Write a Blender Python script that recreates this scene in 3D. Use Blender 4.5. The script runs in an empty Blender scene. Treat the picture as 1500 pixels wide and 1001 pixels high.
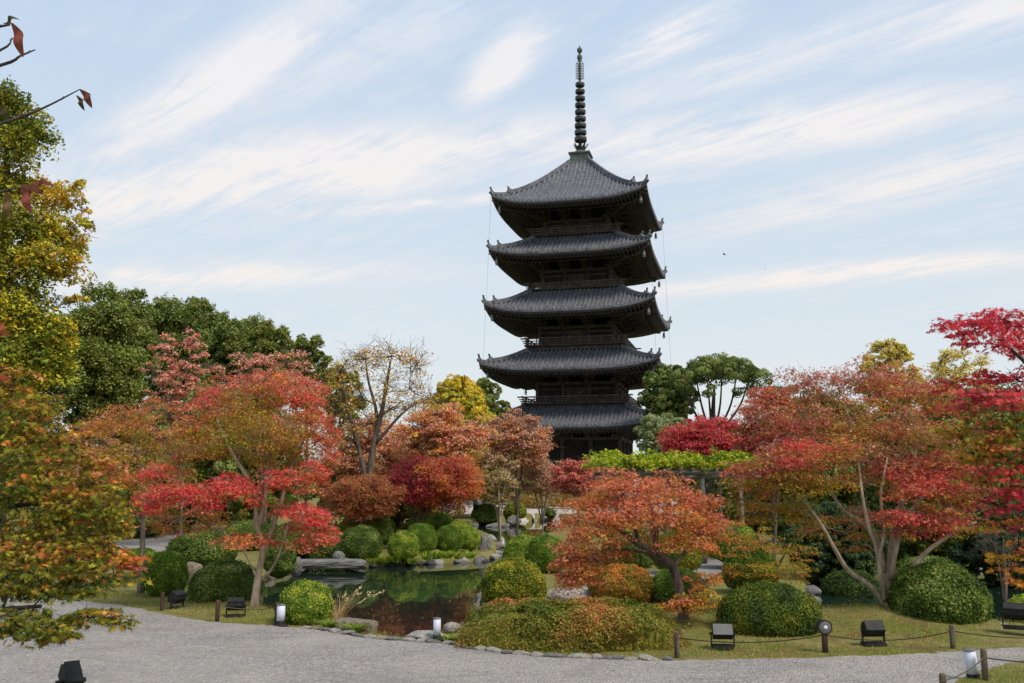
import bpy, bmesh, math
import numpy as np
from mathutils import Vector, noise as mnoise

# ------------------------------------------------------------------ camera, sky, sun
scene = bpy.context.scene
F, CX, CY = 1400.0, 750.0, 500.5          # focal length in photo pixels (1500 wide)
PITCH, HC = 0.1494, 2.8
CP, SP = math.cos(PITCH), math.sin(PITCH)
cam_d = bpy.data.cameras.new("camera")
cam = bpy.data.objects.new("camera", cam_d)
scene.collection.objects.link(cam)
cam_d.sensor_width = 36.0
cam_d.lens = 36.0 * F / 1500.0
cam_d.clip_start = 0.1
cam_d.clip_end = 6000.0
cam.location = (0, 0, HC)
cam.rotation_euler = (math.pi / 2 + PITCH, 0, 0)
scene.camera = cam

SUN_EL, SUN_AZ = math.radians(52), math.radians(132)   # azimuth from +Y towards +X
scene.view_settings.view_transform = 'Standard'
scene.view_settings.look = 'None'
scene.view_settings.exposure = 0.12
scene.view_settings.gamma = 1.0


def nd(nt, typ, **kw):
    n = nt.nodes.new(typ)
    for k, v in kw.items():
        setattr(n, k, v)
    return n


def mth(nt, op, a, b=None, c=None, clamp=False):
    n = nt.nodes.new('ShaderNodeMath')
    n.operation = op
    n.use_clamp = clamp
    for i, v in enumerate((a, b, c)):
        if v is None:
            continue
        if isinstance(v, (int, float)):
            n.inputs[i].default_value = v
        else:
            nt.links.new(v, n.inputs[i])
    return n.outputs[0]


def mixc(nt, fac, a, b, blend='MIX'):
    n = nt.nodes.new('ShaderNodeMix')
    n.data_type = 'RGBA'
    n.blend_type = blend
    for sock, v in ((n.inputs[0], fac), (n.inputs[6], a), (n.inputs[7], b)):
        if isinstance(v, (int, float)):
            sock.default_value = v
        elif isinstance(v, tuple):
            sock.default_value = (v[0], v[1], v[2], 1)
        else:
            nt.links.new(v, sock)
    return n.outputs[2]


def noise(nt, vec, scale, detail=4, rough=0.55, dist=0.0):
    n = nt.nodes.new('ShaderNodeTexNoise')
    n.inputs['Scale'].default_value = scale
    n.inputs['Detail'].default_value = detail
    n.inputs['Roughness'].default_value = rough
    n.inputs['Distortion'].default_value = dist
    if vec is not None:
        nt.links.new(vec, n.inputs['Vector'])
    return n.outputs['Fac']


def smooth(nt, v, lo, hi):
    n = nt.nodes.new('ShaderNodeMapRange')
    n.interpolation_type = 'SMOOTHSTEP'
    nt.links.new(v, n.inputs[0])
    n.inputs[1].default_value = lo
    n.inputs[2].default_value = hi
    return n.outputs[0]


def ray(px, py):
    v = (CY - py) / F
    return np.array([(px - CX) / F, CP - v * SP, SP + v * CP])


def build_world():
    w = bpy.data.worlds.new("World")
    scene.world = w
    w.use_nodes = True
    nt = w.node_tree
    nt.nodes.clear()
    out = nd(nt, 'ShaderNodeOutputWorld')
    bg = nd(nt, 'ShaderNodeBackground')
    nt.links.new(bg.outputs[0], out.inputs[0])
    bg.inputs[1].default_value = 0.105
    sky = nd(nt, 'ShaderNodeTexSky')
    sky.sky_type = 'NISHITA'
    sky.sun_disc = False
    sky.sun_elevation = SUN_EL
    sky.sun_rotation = SUN_AZ
    sky.air_density = 1.0
    sky.dust_density = 1.5
    sky.ozone_density = 1.0
    tc = nd(nt, 'ShaderNodeTexCoord')
    sx = nd(nt, 'ShaderNodeSeparateXYZ')
    nt.links.new(tc.outputs['Generated'], sx.inputs[0])
    X, Y, Z = sx.outputs
    Zc = mth(nt, 'MAXIMUM', Z, 0.0)
    # veil of thin haze over the blue, denser towards the horizon
    veil = mth(nt, 'MULTIPLY_ADD', mth(nt, 'POWER', mth(nt, 'SUBTRACT', 1.0, Zc), 2.8), 0.88, 0.05, clamp=True)
    base = mixc(nt, veil, mixc(nt, 0.75, sky.outputs[0], (4.9, 6.55, 8.9)), (7.35, 7.6, 7.15))
    # cirrus on a plane overhead: along / across the streak direction
    inv = mth(nt, 'DIVIDE', 1.0, mth(nt, 'ADD', Zc, 0.03))
    Pxx = mth(nt, 'MULTIPLY', X, inv)
    Pyy = mth(nt, 'MULTIPLY', Y, inv)
    a = math.radians(-43.7)
    dx, dy = math.sin(a), math.cos(a)
    S = mth(nt, 'ADD', mth(nt, 'MULTIPLY', Pxx, dx), mth(nt, 'MULTIPLY', Pyy, dy))
    T = mth(nt, 'ADD', mth(nt, 'MULTIPLY', Pxx, dy), mth(nt, 'MULTIPLY', Pyy, -dx))
    cv = nd(nt, 'ShaderNodeCombineXYZ')
    nt.links.new(mth(nt, 'MULTIPLY', S, 0.55), cv.inputs[0])
    nt.links.new(mth(nt, 'MULTIPLY', T, 1.9), cv.inputs[1])
    n1 = noise(nt, cv.outputs[0], 1.3, 7, 0.6, 0.5)
    cv2 = nd(nt, 'ShaderNodeCombineXYZ')
    nt.links.new(mth(nt, 'MULTIPLY', S, 0.9), cv2.inputs[0])
    nt.links.new(mth(nt, 'MULTIPLY', T, 6.0), cv2.inputs[1])
    n2 = noise(nt, cv2.outputs[0], 2.4, 8, 0.66, 0.6)
    cv3 = nd(nt, 'ShaderNodeCombineXYZ')
    nt.links.new(Pxx, cv3.inputs[0])
    nt.links.new(Pyy, cv3.inputs[1])
    n3 = noise(nt, cv3.outputs[0], 3.4, 8, 0.68, 0.9)
    # individual cloud bodies: (photo x, y of their middle, half length, half width in px, slope, weight)
    acc = None
    bodies = [(340, 110, 250, 40, -.62, .95), (120, 300, 330, 50, -.10, .75), (430, 255, 330, 55, -.13, 1.0), (620, 225, 260, 38, -.16, .9),
              (740, 90, 75, 30, -1.0, 1.15), (990, 52, 100, 24, -.45, 1.2), (1150, 75, 330, 34, -.33, .55),
              (1080, 195, 330, 38, -.12, 1.0), (1330, 265, 300, 34, -.23, .7), (1240, 400, 320, 15, -.09, .9),
              (250, 405, 330, 22, -.02, .75), (560, 60, 300, 40, -.45, .5), (1400, 30, 240, 40, -.25, .7), (700, 290, 330, 10, -.10, .7)]
    for (px, py, hl, hw, sl, wt) in bodies:
        c = ray(px, py)
        c /= np.linalg.norm(c)
        u = ray(px + 20, py + 20 * sl)
        u /= np.linalg.norm(u)
        u = u - c * np.dot(u, c)
        u /= np.linalg.norm(u)
        v = np.cross(c, u)
        kx, ky = F / hl, F / hw

        def dot(d, k):
            return mth(nt, 'ADD', mth(nt, 'ADD', mth(nt, 'MULTIPLY', X, float(d[0] * k)), mth(nt, 'MULTIPLY', Y, float(d[1] * k))), mth(nt, 'MULTIPLY', Z, float(d[2] * k)))
        du, dv = dot(u, kx), dot(v, ky)
        front = smooth(nt, dot(c, 1.0), 0.5, 0.7)
        r2 = mth(nt, 'ADD', mth(nt, 'MULTIPLY', du, du), mth(nt, 'MULTIPLY', dv, dv))
        g = mth(nt, 'MULTIPLY', mth(nt, 'MULTIPLY', mth(nt, 'EXPONENT', mth(nt, 'MULTIPLY', r2, -1.0)), wt), front)
        acc = g if acc is None else mth(nt, 'MAXIMUM', acc, g)
    tex = mth(nt, 'ADD', mth(nt, 'MULTIPLY', n1, 0.5), mth(nt, 'ADD', mth(nt, 'MULTIPLY', n2, 0.45), mth(nt, 'MULTIPLY', n3, 0.35)))
    bodym = mth(nt, 'MULTIPLY', acc, smooth(nt, tex, 0.45, 0.80))
    bodym = mth(nt, 'MULTIPLY', bodym, 1.75, clamp=True)
    wisps = mth(nt, 'MULTIPLY', smooth(nt, tex, 0.58, 0.95), 0.5)
    cm = mth(nt, 'MAXIMUM', bodym, wisps)
    cm = mth(nt, 'MULTIPLY', cm, smooth(nt, Z, 0.04, 0.22))
    cloudcol = mixc(nt, smooth(nt, Z, 0.15, 0.5), (8.35, 7.8, 7.4), (7.8, 7.75, 8.0))
    col = mixc(nt, mth(nt, 'MULTIPLY', cm, 0.92), base, cloudcol)
    nt.links.new(col, bg.inputs[0])


build_world()
sun_d = bpy.data.lights.new("sun", 'SUN')
sun_d.energy = 2.9
sun_d.angle = math.radians(18)
sun_d.color = (1.0, 0.91, 0.78)
sun = bpy.data.objects.new("sun", sun_d)
scene.collection.objects.link(sun)
sdir = Vector((math.sin(SUN_AZ) * math.cos(SUN_EL), math.cos(SUN_AZ) * math.cos(SUN_EL), math.sin(SUN_EL)))
sun.rotation_euler = sdir.to_track_quat('Z', 'Y').to_euler()
sun.location = (20, -20, 40)

# ------------------------------------------------------------------ helpers
COL = scene.collection
PI = math.pi


def W(px, py, Y):                 # the point seen at photo pixel (px,py), Y metres ahead
    d = ray(px, py)
    return np.array([d[0] * Y / d[1], Y, HC + d[2] * Y / d[1]])


def G(px, py, z=0.0):             # the point seen at a pixel on the level z
    d = ray(px, py)
    t = (z - HC) / d[2]
    return np.array([d[0] * t, d[1] * t, z])


def tag(o, label=None, cat=None, group=None, kind=None):
    if label:
        o['label'] = label
    if cat:
        o['category'] = cat
    if group:
        o['group'] = group
    if kind:
        o['kind'] = kind
    return o


def empty(name, loc, label, cat, group=None):
    o = bpy.data.objects.new(name, None)
    o.empty_display_size = 0.3
    o.location = loc
    COL.objects.link(o)
    return tag(o, label, cat, group)


def link_mesh(name, me, mat=None, parent=None):
    o = bpy.data.objects.new(name, me)
    COL.objects.link(o)
    if mat is not None and not me.materials:
        me.materials.append(mat)
    if parent is not None:
        o.parent = parent
        o.matrix_parent_inverse.identity()
    return o


def np_mesh(name, V, faces_flat, nper, smooth_=False):
    """faces_flat: flat loop indices, nper: int or array of loop counts"""
    me = bpy.data.meshes.new(name)
    V = np.asarray(V, dtype=np.float32)
    ff = np.asarray(faces_flat, dtype=np.int32).ravel()
    if isinstance(nper, int):
        nf = len(ff) // nper
        starts = np.arange(nf, dtype=np.int32) * nper
    else:
        nper = np.asarray(nper, dtype=np.int32)
        nf = len(nper)
        starts = np.concatenate([[0], np.cumsum(nper)[:-1]]).astype(np.int32)
    me.vertices.add(len(V))
    me.vertices.foreach_set('co', V.ravel())
    me.loops.add(len(ff))
    me.loops.foreach_set('vertex_index', ff)
    me.polygons.add(nf)
    me.polygons.foreach_set('loop_start', starts)
    if smooth_:
        me.polygons.foreach_set('use_smooth', np.ones(nf, dtype=bool))
    me.update(calc_edges=True)
    return me


class MB:
    """collects quads/polys; build() links one mesh object"""

    def __init__(s):
        s.v, s.f, s.n = [], [], 0

    def add(s, verts, faces):
        s.v.extend([tuple(map(float, q)) for q in verts])
        s.f.extend([tuple(i + s.n for i in fc) for fc in faces])
        s.n += len(verts)
        return s

    def box(s, c, h, M=None):
        c = np.array(c, float)
        P = [np.array((a * h[0], b * h[1], d * h[2])) for d in (-1, 1) for b in (-1, 1) for a in (-1, 1)]
        if M is not None:
            P = [M @ q for q in P]
        return s.add([c + q for q in P], [(0, 2, 3, 1), (4, 5, 7, 6), (0, 1, 5, 4), (2, 6, 7, 3), (0, 4, 6, 2), (1, 3, 7, 5)])

    def beam(s, a, b, w, h):         # box from a to b; w across, h high
        a, b = np.array(a, float), np.array(b, float)
        d = b - a
        L = np.linalg.norm(d)
        d /= L
        up = np.array((0, 0, 1.0)) if abs(d[2]) < .95 else np.array((1.0, 0, 0))
        r = np.cross(d, up)
        r /= np.linalg.norm(r)
        u = np.cross(r, d)
        M = np.stack([d, r, u], axis=1)
        return s.box((a + b) / 2, (L / 2, w / 2, h / 2), M)

    def lathe(s, prof, n=16, c=(0, 0, 0), phase=0.0, capb=True, capt=True):
        V, Fc = [], []
        for (r, z) in prof:
            for i in range(n):
                t = phase + 2 * PI * i / n
                V.append((c[0] + r * math.cos(t), c[1] + r * math.sin(t), c[2] + z))
        for k in range(len(prof) - 1):
            for i in range(n):
                j = (i + 1) % n
                Fc.append((k * n + i, k * n + j, (k + 1) * n + j, (k + 1) * n + i))
        if capb:
            Fc.append(tuple(range(n - 1, -1, -1)))
        if capt:
            Fc.append(tuple((len(prof) - 1) * n + i for i in range(n)))
        return s.add(V, Fc)

    def tube(s, pts, rad, n=6):
        V, Fc = tube_np(np.asarray(pts, float), rad, n)
        return s.add(V, Fc)

    def mesh(s, name, smooth_=False):
        me = bpy.data.meshes.new(name)
        me.from_pydata(s.v, [], s.f)
        if smooth_:
            me.polygons.foreach_set('use_smooth', np.ones(len(me.polygons), dtype=bool))
        me.update()
        return me

    def build(s, name, mat, parent=None, smooth_=False):
        return link_mesh(name, s.mesh(name, smooth_), mat, parent)


def tube_np(P, rad, n=6):
    P = np.asarray(P, float)
    m = len(P)
    rad = np.broadcast_to(np.asarray(rad, float), (m,))
    T = np.gradient(P, axis=0) if m > 2 else np.repeat((P[1:] - P[:1]), m, axis=0)
    T /= np.linalg.norm(T, axis=1)[:, None] + 1e-9
    ref = np.array((0, 0, 1.0)) if abs(T[0][2]) < .9 else np.array((1.0, 0, 0))
    u = np.cross(T[0], ref)
    u /= np.linalg.norm(u)
    V = []
    for i in range(m):
        u = u - T[i] * np.dot(u, T[i])
        u /= np.linalg.norm(u) + 1e-9
        w = np.cross(T[i], u)
        for k in range(n):
            a = 2 * PI * k / n
            V.append(P[i] + rad[i] * (math.cos(a) * u + math.sin(a) * w))
    Fc = []
    for i in range(m - 1):
        for k in range(n):
            j = (k + 1) % n
            Fc.append((i * n + k, i * n + j, (i + 1) * n + j, (i + 1) * n + k))
    Fc.append(tuple(range(n - 1, -1, -1)))
    Fc.append(tuple((m - 1) * n + k for k in range(n)))
    return V, Fc


def curve3(a, b, lift, n=6, wob=0.0, rng=None, t0=None):
    """curved limb from a to b; starts along t0 (or up), lift = how strongly"""
    a, b = np.array(a, float), np.array(b, float)
    L = np.linalg.norm(b - a)
    t0 = np.array((0, 0, 1.0)) if t0 is None else np.array(t0, float)
    c1 = a + t0 * L * lift
    c2 = b - (b - a) * 0.3 + np.array((0, 0, .06 * L))
    t = np.linspace(0, 1, n)[:, None]
    P = (1 - t) ** 3 * a + 3 * (1 - t) ** 2 * t * c1 + 3 * (1 - t) * t * t * c2 + t ** 3 * b
    if wob and rng is not None:
        P[1:-1] += rng.normal(0, wob * L, (n - 2, 3))
    return P


# ------------------------------------------------------------------ materials
def new_mat(name):
    m = bpy.data.materials.new(name)
    m.use_nodes = True
    nt = m.node_tree
    nt.nodes.clear()
    out = nd(nt, 'ShaderNodeOutputMaterial')
    p = nd(nt, 'ShaderNodeBsdfPrincipled')
    nt.links.new(p.outputs[0], out.inputs[0])
    tc = nd(nt, 'ShaderNodeTexCoord')
    return m, nt, p, tc.outputs['Object'], out


def simple_mat(name, c1, c2=None, scale=4.0, rough=0.7, bump=0.0, bscale=20.0, spec=0.4, metal=0.0, stretch=None, lo=0.35, hi=0.65):
    m, nt, p, oc, out = new_mat(name)
    vec = oc
    if stretch:
        mp = nd(nt, 'ShaderNodeMapping')
        mp.inputs['Scale'].default_value = stretch
        nt.links.new(oc, mp.inputs[0])
        vec = mp.outputs[0]
    if c2 is None:
        c2 = tuple(x * .7 for x in c1)
    f = smooth(nt, noise(nt, vec, scale, 6, .6), lo, hi)
    nt.links.new(mixc(nt, f, c1, c2), p.inputs['Base Color'])
    p.inputs['Roughness'].default_value = rough
    p.inputs['Specular IOR Level'].default_value = spec
    p.inputs['Metallic'].default_value = metal
    if bump:
        b = nd(nt, 'ShaderNodeBump')
        b.inputs['Strength'].default_value = bump
        b.inputs['Distance'].default_value = 0.03
        nt.links.new(noise(nt, vec, bscale, 5, .6), b.inputs['Height'])
        nt.links.new(b.outputs[0], p.inputs['Normal'])
    return m


def leaf_mat(name, trans=0.3, rough=0.5, spec=0.3):
    m, nt, p, oc, out = new_mat(name)
    at = nd(nt, 'ShaderNodeAttribute', attribute_name='Col')
    nt.links.new(at.outputs['Color'], p.inputs['Base Color'])
    p.inputs['Roughness'].default_value = rough
    p.inputs['Specular IOR Level'].default_value = spec
    tr = nd(nt, 'ShaderNodeBsdfTranslucent')
    nt.links.new(at.outputs['Color'], tr.inputs[0])
    mx = nd(nt, 'ShaderNodeMixShader')
    mx.inputs[0].default_value = trans
    nt.links.new(p.outputs[0], mx.inputs[1])
    nt.links.new(tr.outputs[0], mx.inputs[2])
    nt.links.new(mx.outputs[0], out.inputs[0])
    return m


M_LEAF = leaf_mat('autumn_leaf', .35, .7, .06)
M_EVER = leaf_mat('evergreen_leaf', .26, .6, .14)
M_GRASS = leaf_mat('grass_blade', .25, .6, .2)
M_BARK = simple_mat('grey_bark', (.17, .13, .10), (.07, .055, .045), 9, .85, .6, 30, .2, stretch=(1, 1, .25))
M_BARKPALE = simple_mat('pale_maple_bark', (.46, .37, .27), (.24, .19, .13), 7, .8, .5, 26, .2, stretch=(1, 1, .3))
M_BARKDARK = simple_mat('dark_bark', (.06, .048, .04), (.03, .025, .022), 9, .85, .6, 30, .2, stretch=(1, 1, .25))
M_WOOD = simple_mat('dark_timber', (.030, .023, .021), (.014, .012, .012), 1.6, .7, .2, 12, .3)
M_WOODBROWN = simple_mat('weathered_brown_timber', (.078, .060, .052), (.034, .029, .028), 1.4, .75, .2, 12, .3)
M_ENDGRAIN = simple_mat('timber_ends', (.22, .17, .135), (.11, .085, .07), 3, .8, 0, 10, .2)
M_RAIL = simple_mat('railing_timber', (.12, .09, .075), (.06, .048, .042), 2, .8, 0, 10, .2)
M_PANEL = simple_mat('dark_wall_board', (.026, .021, .021), (.013, .011, .012), 1.2, .75, .2, 10, .25)
M_COPPER = simple_mat('green_copper', (.115, .145, .13), (.055, .066, .06), 1.4, .6, .2, 14, .4)
M_BRONZE = simple_mat('dark_bronze', (.075, .085, .085), (.035, .038, .042), 2.5, .38, .1, 14, .5, .5)
M_BELL = simple_mat('pale_bell_metal', (.27, .285, .28), (.16, .17, .17), 5, .5, 0, 10, .5)
M_STONE = simple_mat('granite_base', (.30, .28, .26), (.18, .17, .16), 2, .85, .4, 14, .2)
M_BLACK = simple_mat('black_painted_metal', (.012, .012, .014), (.03, .028, .026), 8, .62, .1, 40, .25)
M_GLASSDARK = simple_mat('floodlight_front', (.13, .125, .12), (.08, .08, .08), 3, .45, 0, 10, .5)
M_LAMPWHITE = simple_mat('white_lamp_shade', (.66, .68, .76), (.58, .60, .69), 6, .5, 0, 10, .4)
M_POST = simple_mat('brown_post_wood', (.10, .055, .035), (.045, .028, .02), 12, .8, .5, 40, .2, stretch=(1, 1, .15))
M_POSTGREY = simple_mat('greyish_post_wood', (.15, .12, .08), (.06, .05, .035), 12, .85, .5, 40, .2, stretch=(1, 1, .15))
M_ROPE = simple_mat('palm_rope', (.20, .15, .10), (.09, .07, .05), 60, .9, .5, 200, .1)
M_ROPEDARK = simple_mat('dark_rope', (.05, .045, .035), (.03, .025, .02), 60, .9, .5, 200, .1)
M_TRELLIS = simple_mat('grey_weathered_wood', (.26, .23, .20), (.12, .105, .09), 5, .85, .4, 22, .2, stretch=(.2, 1, 1))
M_YARD = simple_mat('pale_yard_gravel', (.50, .44, .39), (.40, .35, .31), .3, .95, .3, 6, .1)
M_WHITE = simple_mat('white_paint', (.8, .8, .8), (.7, .7, .72), 3, .5)
M_TWIG = simple_mat('twig_bark', (.10, .075, .065), (.05, .04, .04), 30, .8, .3, 90, .2)


def rock_mat(name, c1, c2, moss=0.25, spk=.5):
    m, nt, p, oc, out = new_mat(name)
    g = nd(nt, 'ShaderNodeNewGeometry')
    f = smooth(nt, noise(nt, oc, 3.0, 8, .65), .38, .62)
    c = mixc(nt, f, c1, c2)
    f2 = smooth(nt, noise(nt, oc, 11.0, 6, .6), .56, .68)
    c = mixc(nt, mth(nt, 'MULTIPLY', f2, spk), c, (.40, .40, .36))
    f3 = smooth(nt, noise(nt, oc, 2.2, 5, .6), .5, .7)
    c = mixc(nt, mth(nt, 'MULTIPLY', f3, moss), c, (.07, .085, .02))
    nt.links.new(c, p.inputs['Base Color'])
    p.inputs['Roughness'].default_value = .85
    b = nd(nt, 'ShaderNodeBump')
    b.inputs['Strength'].default_value = .7
    b.inputs['Distance'].default_value = .05
    nt.links.new(noise(nt, oc, 9, 8, .65), b.inputs['Height'])
    nt.links.new(b.outputs[0], p.inputs['Normal'])
    return m


M_ROCKGREY = rock_mat('grey_rock', (.22, .205, .185), (.09, .085, .082), .35, .4)
M_ROCKPALE = rock_mat('pale_rock', (.40, .37, .315), (.22, .20, .175), .2)
M_ROCKDARK = rock_mat('dark_rock', (.07, .064, .06), (.03, .028, .027), .45, .15)
M_ROCKBROWN = rock_mat('brown_rock', (.25, .19, .13), (.12, .095, .07), .2)


def ground_mats():
    # lawn: olive moss and grass with dry patches and leaf litter
    m, nt, p, oc, out = new_mat('mossy_lawn')
    f = smooth(nt, noise(nt, oc, .7, 6, .6), .35, .65)
    c = mixc(nt, f, (.155, .165, .036), (.25, .215, .08))
    c = mixc(nt, smooth(nt, noise(nt, oc, 5.0, 5, .65), .5, .72), c, (.105, .13, .024))
    c = mixc(nt, mth(nt, 'MULTIPLY', smooth(nt, noise(nt, oc, 1.6, 6, .65, .7), .52, .66), .8), c, (.17, .10, .05))
    c = mixc(nt, smooth(nt, noise(nt, oc, 34.0, 3, .6), .62, .70), c, (.26, .14, .06))
    nt.links.new(c, p.inputs['Base Color'])
    p.inputs['Roughness'].default_value = .95
    p.inputs['Specular IOR Level'].default_value = .1
    b = nd(nt, 'ShaderNodeBump')
    b.inputs['Strength'].default_value = .8
    b.inputs['Distance'].default_value = .05
    nt.links.new(noise(nt, oc, 26, 5, .7), b.inputs['Height'])
    nt.links.new(b.outputs[0], p.inputs['Normal'])
    lawn = m
    # gravel
    m, nt, p, oc, out = new_mat('grey_gravel')
    vo = nd(nt, 'ShaderNodeTexVoronoi')
    vo.inputs['Scale'].default_value = 30.0
    nt.links.new(oc, vo.inputs['Vector'])
    bw = nd(nt, 'ShaderNodeRGBToBW')
    nt.links.new(vo.outputs['Color'], bw.inputs[0])
    c = mixc(nt, bw.outputs[0], (.205, .188, .172), (.55, .505, .465))
    g1 = noise(nt, oc, 16.0, 5, .75)
    c = mixc(nt, smooth(nt, g1, .42, .62), mixc(nt, .42, c, (.12, .11, .10)), c)
    c = mixc(nt, mth(nt, 'MULTIPLY', smooth(nt, noise(nt, oc, 21.0, 3, .7), .60, .68), .8), c, (.62, .58, .53))
    f = smooth(nt, noise(nt, oc, .45, 6, .6, .3), .35, .68)
    c = mixc(nt, mth(nt, 'MULTIPLY', f, .5), c, (.42, .375, .315))
    f = smooth(nt, noise(nt, oc, 7.0, 6, .7), .55, .75)
    c = mixc(nt, mth(nt, 'MULTIPLY', f, .55), c, (.19, .172, .155))
    mp = nd(nt, 'ShaderNodeMapping')
    mp.inputs['Scale'].default_value = (.7, 1.15, 1)
    nt.links.new(oc, mp.inputs[0])
    f = smooth(nt, noise(nt, mp.outputs[0], .8, 7, .7, .9), .42, .70)
    c = mixc(nt, mth(nt, 'MULTIPLY', f, .42), c, (.165, .15, .137))
    nt.links.new(c, p.inputs['Base Color'])
    p.inputs['Roughness'].default_value = .9
    p.inputs['Specular IOR Level'].default_value = .2
    b = nd(nt, 'ShaderNodeBump')
    b.inputs['Strength'].default_value = 1.0
    b.inputs['Distance'].default_value = .03
    hh = mth(nt, 'ADD', mth(nt, 'MULTIPLY', vo.outputs['Distance'], -1.0), mth(nt, 'MULTIPLY', noise(nt, oc, 9, 4, .7), .9))
    nt.links.new(hh, b.inputs['Height'])
    nt.links.new(b.outputs[0], p.inputs['Normal'])
    gravel = m
    # water
    m, nt, p, oc, out = new_mat('dark_pond_water')
    p.inputs['Base Color'].default_value = (.012, .024, .016, 1)
    p.inputs['Roughness'].default_value = .015
    p.inputs['IOR'].default_value = 1.45
    p.inputs['Specular IOR Level'].default_value = .62
    mp = nd(nt, 'ShaderNodeMapping')
    mp.inputs['Scale'].default_value = (1.0, .55, 1)
    nt.links.new(oc, mp.inputs[0])
    b = nd(nt, 'ShaderNodeBump')
    b.inputs['Strength'].default_value = .03
    b.inputs['Distance'].default_value = .05
    nt.links.new(noise(nt, mp.outputs[0], 2.6, 3, .5), b.inputs['Height'])
    nt.links.new(b.outputs[0], p.inputs['Normal'])
    return lawn, gravel, m


M_LAWN, M_GRAVEL, M_WATER = ground_mats()


# ------------------------------------------------------------------ leaves
def star(n_l, angs, lens, notch):
    V = [(0, 0, 0)]
    Fc = []
    pts = []
    for i, (a, l) in enumerate(zip(angs, lens)):
        pts.append((a, l, True))
        if i < len(angs) - 1:
            pts.append(((a + angs[i + 1]) / 2, notch, False))
    pts = [(angs[0] - 32, notch * .8, False)] + pts + [(angs[-1] + 32, notch * .8, False)]
    for (a, l, tip) in pts:
        t = math.radians(a)
        V.append((l * math.cos(t), l * math.sin(t), -.16 * l * l * 1.6 if tip else .02))
    for i in range(len(angs)):
        k = 1 + 2 * i
        Fc.append((0, k, k + 1, k + 2))
    return np.array(V), np.array(Fc)


SHAPES = {
    'quad': (np.array([(0, -.62, -.05), (.36, 0, .05), (0, .62, -.1), (-.36, 0, .05)]), np.array([(0, 1, 2, 3)])),
    'tri3': star(3, (-62, 0, 62), (.62, .75, .62), .2),
    'star5': star(5, (-118, -60, 0, 60, 118), (.42, .64, .78, .64, .42), .2),
    'star7': star(7, (-140, -92, -45, 0, 45, 92, 140), (.3, .52, .68, .78, .68, .52, .3), .19),
}


def unit(v):
    return v / (np.linalg.norm(v, axis=-1, keepdims=True) + 1e-9)


def leaf_mesh(name, P, N, size, col, shape, mat, parent, rng, heading=None):
    P = np.asarray(P, float)
    n = len(P)
    N = unit(N)
    R = rng.normal(size=(n, 3)) if heading is None else heading + rng.normal(0, .35, (n, 3))
    T = unit(R - N * np.sum(R * N, axis=1, keepdims=True))
    B = np.cross(N, T)
    tv, tf = SHAPES[shape]
    k = len(tv)
    s = np.asarray(size, float)[:, None, None]
    V = P[:, None, :] + s * (tv[None, :, 0, None] * T[:, None, :] + tv[None, :, 1, None] * B[:, None, :] + tv[None, :, 2, None] * N[:, None, :])
    Fc = (tf[None] + (np.arange(n) * k)[:, None, None]).reshape(-1)
    me = np_mesh(name, V.reshape(-1, 3), Fc, 4)
    at = me.attributes.new('Col', 'FLOAT_COLOR', 'POINT')
    c4 = np.ones((n, k, 4), dtype=np.float32)
    c4[..., :3] = np.clip(col, .002, .95)[:, None, :]
    at.data.foreach_set('color', c4.ravel())
    return link_mesh(name, me, mat, parent)


C = dict(
    red=(.54, .062, .060), brightred=(.64, .062, .075), crimson=(.46, .040, .075), darkred=(.20, .028, .034), maroon=(.13, .024, .028),
    coral=(.62, .20, .115), rust=(.42, .135, .045), orange=(.60, .22, .04), gold=(.62, .39, .045), paleyellow=(.60, .50, .13), yellow=(.58, .43, .035),
    lemon=(.40, .385, .042), lime=(.42, .50, .035), olive=(.27, .20, .024), ogreen=(.165, .155, .020), green=(.090, .135, .020),
    dgreen=(.036, .062, .018), fgreen=(.215, .245, .07), bgreen=(.115, .21, .015), pink=(.60, .29, .21), pinkbrown=(.50, .23, .155), brown=(.27, .14, .07),
    tan=(.46, .32, .17), sage=(.22, .25, .12), pine=(.045, .075, .036), rose=(.50, .135, .12), mid=(.21, .27, .045))
C = {k: np.minimum(np.array(v) * (1.4 if k in ('dgreen', 'fgreen', 'ogreen', 'olive', 'pine', 'sage', 'mid', 'brown', 'pinkbrown', 'pink', 'tan') else 1.0 if k in ('bgreen', 'lime', 'green') else 1.32), .82) for k, v in C.items()}


def pick(pal, rng):
    """pal: 'name' or list of (name, weight)"""
    if isinstance(pal, str):
        return C[pal]
    w = np.array([q[1] for q in pal], float)
    i = rng.choice(len(pal), p=w / w.sum())
    j = rng.choice(len(pal), p=w / w.sum())
    t = rng.random() * .4
    return C[pal[i][0]] * (1 - t) + C[pal[j][0]] * t


def as_list(p):
    return [(p, 1)] if isinstance(p, str) else p


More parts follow.
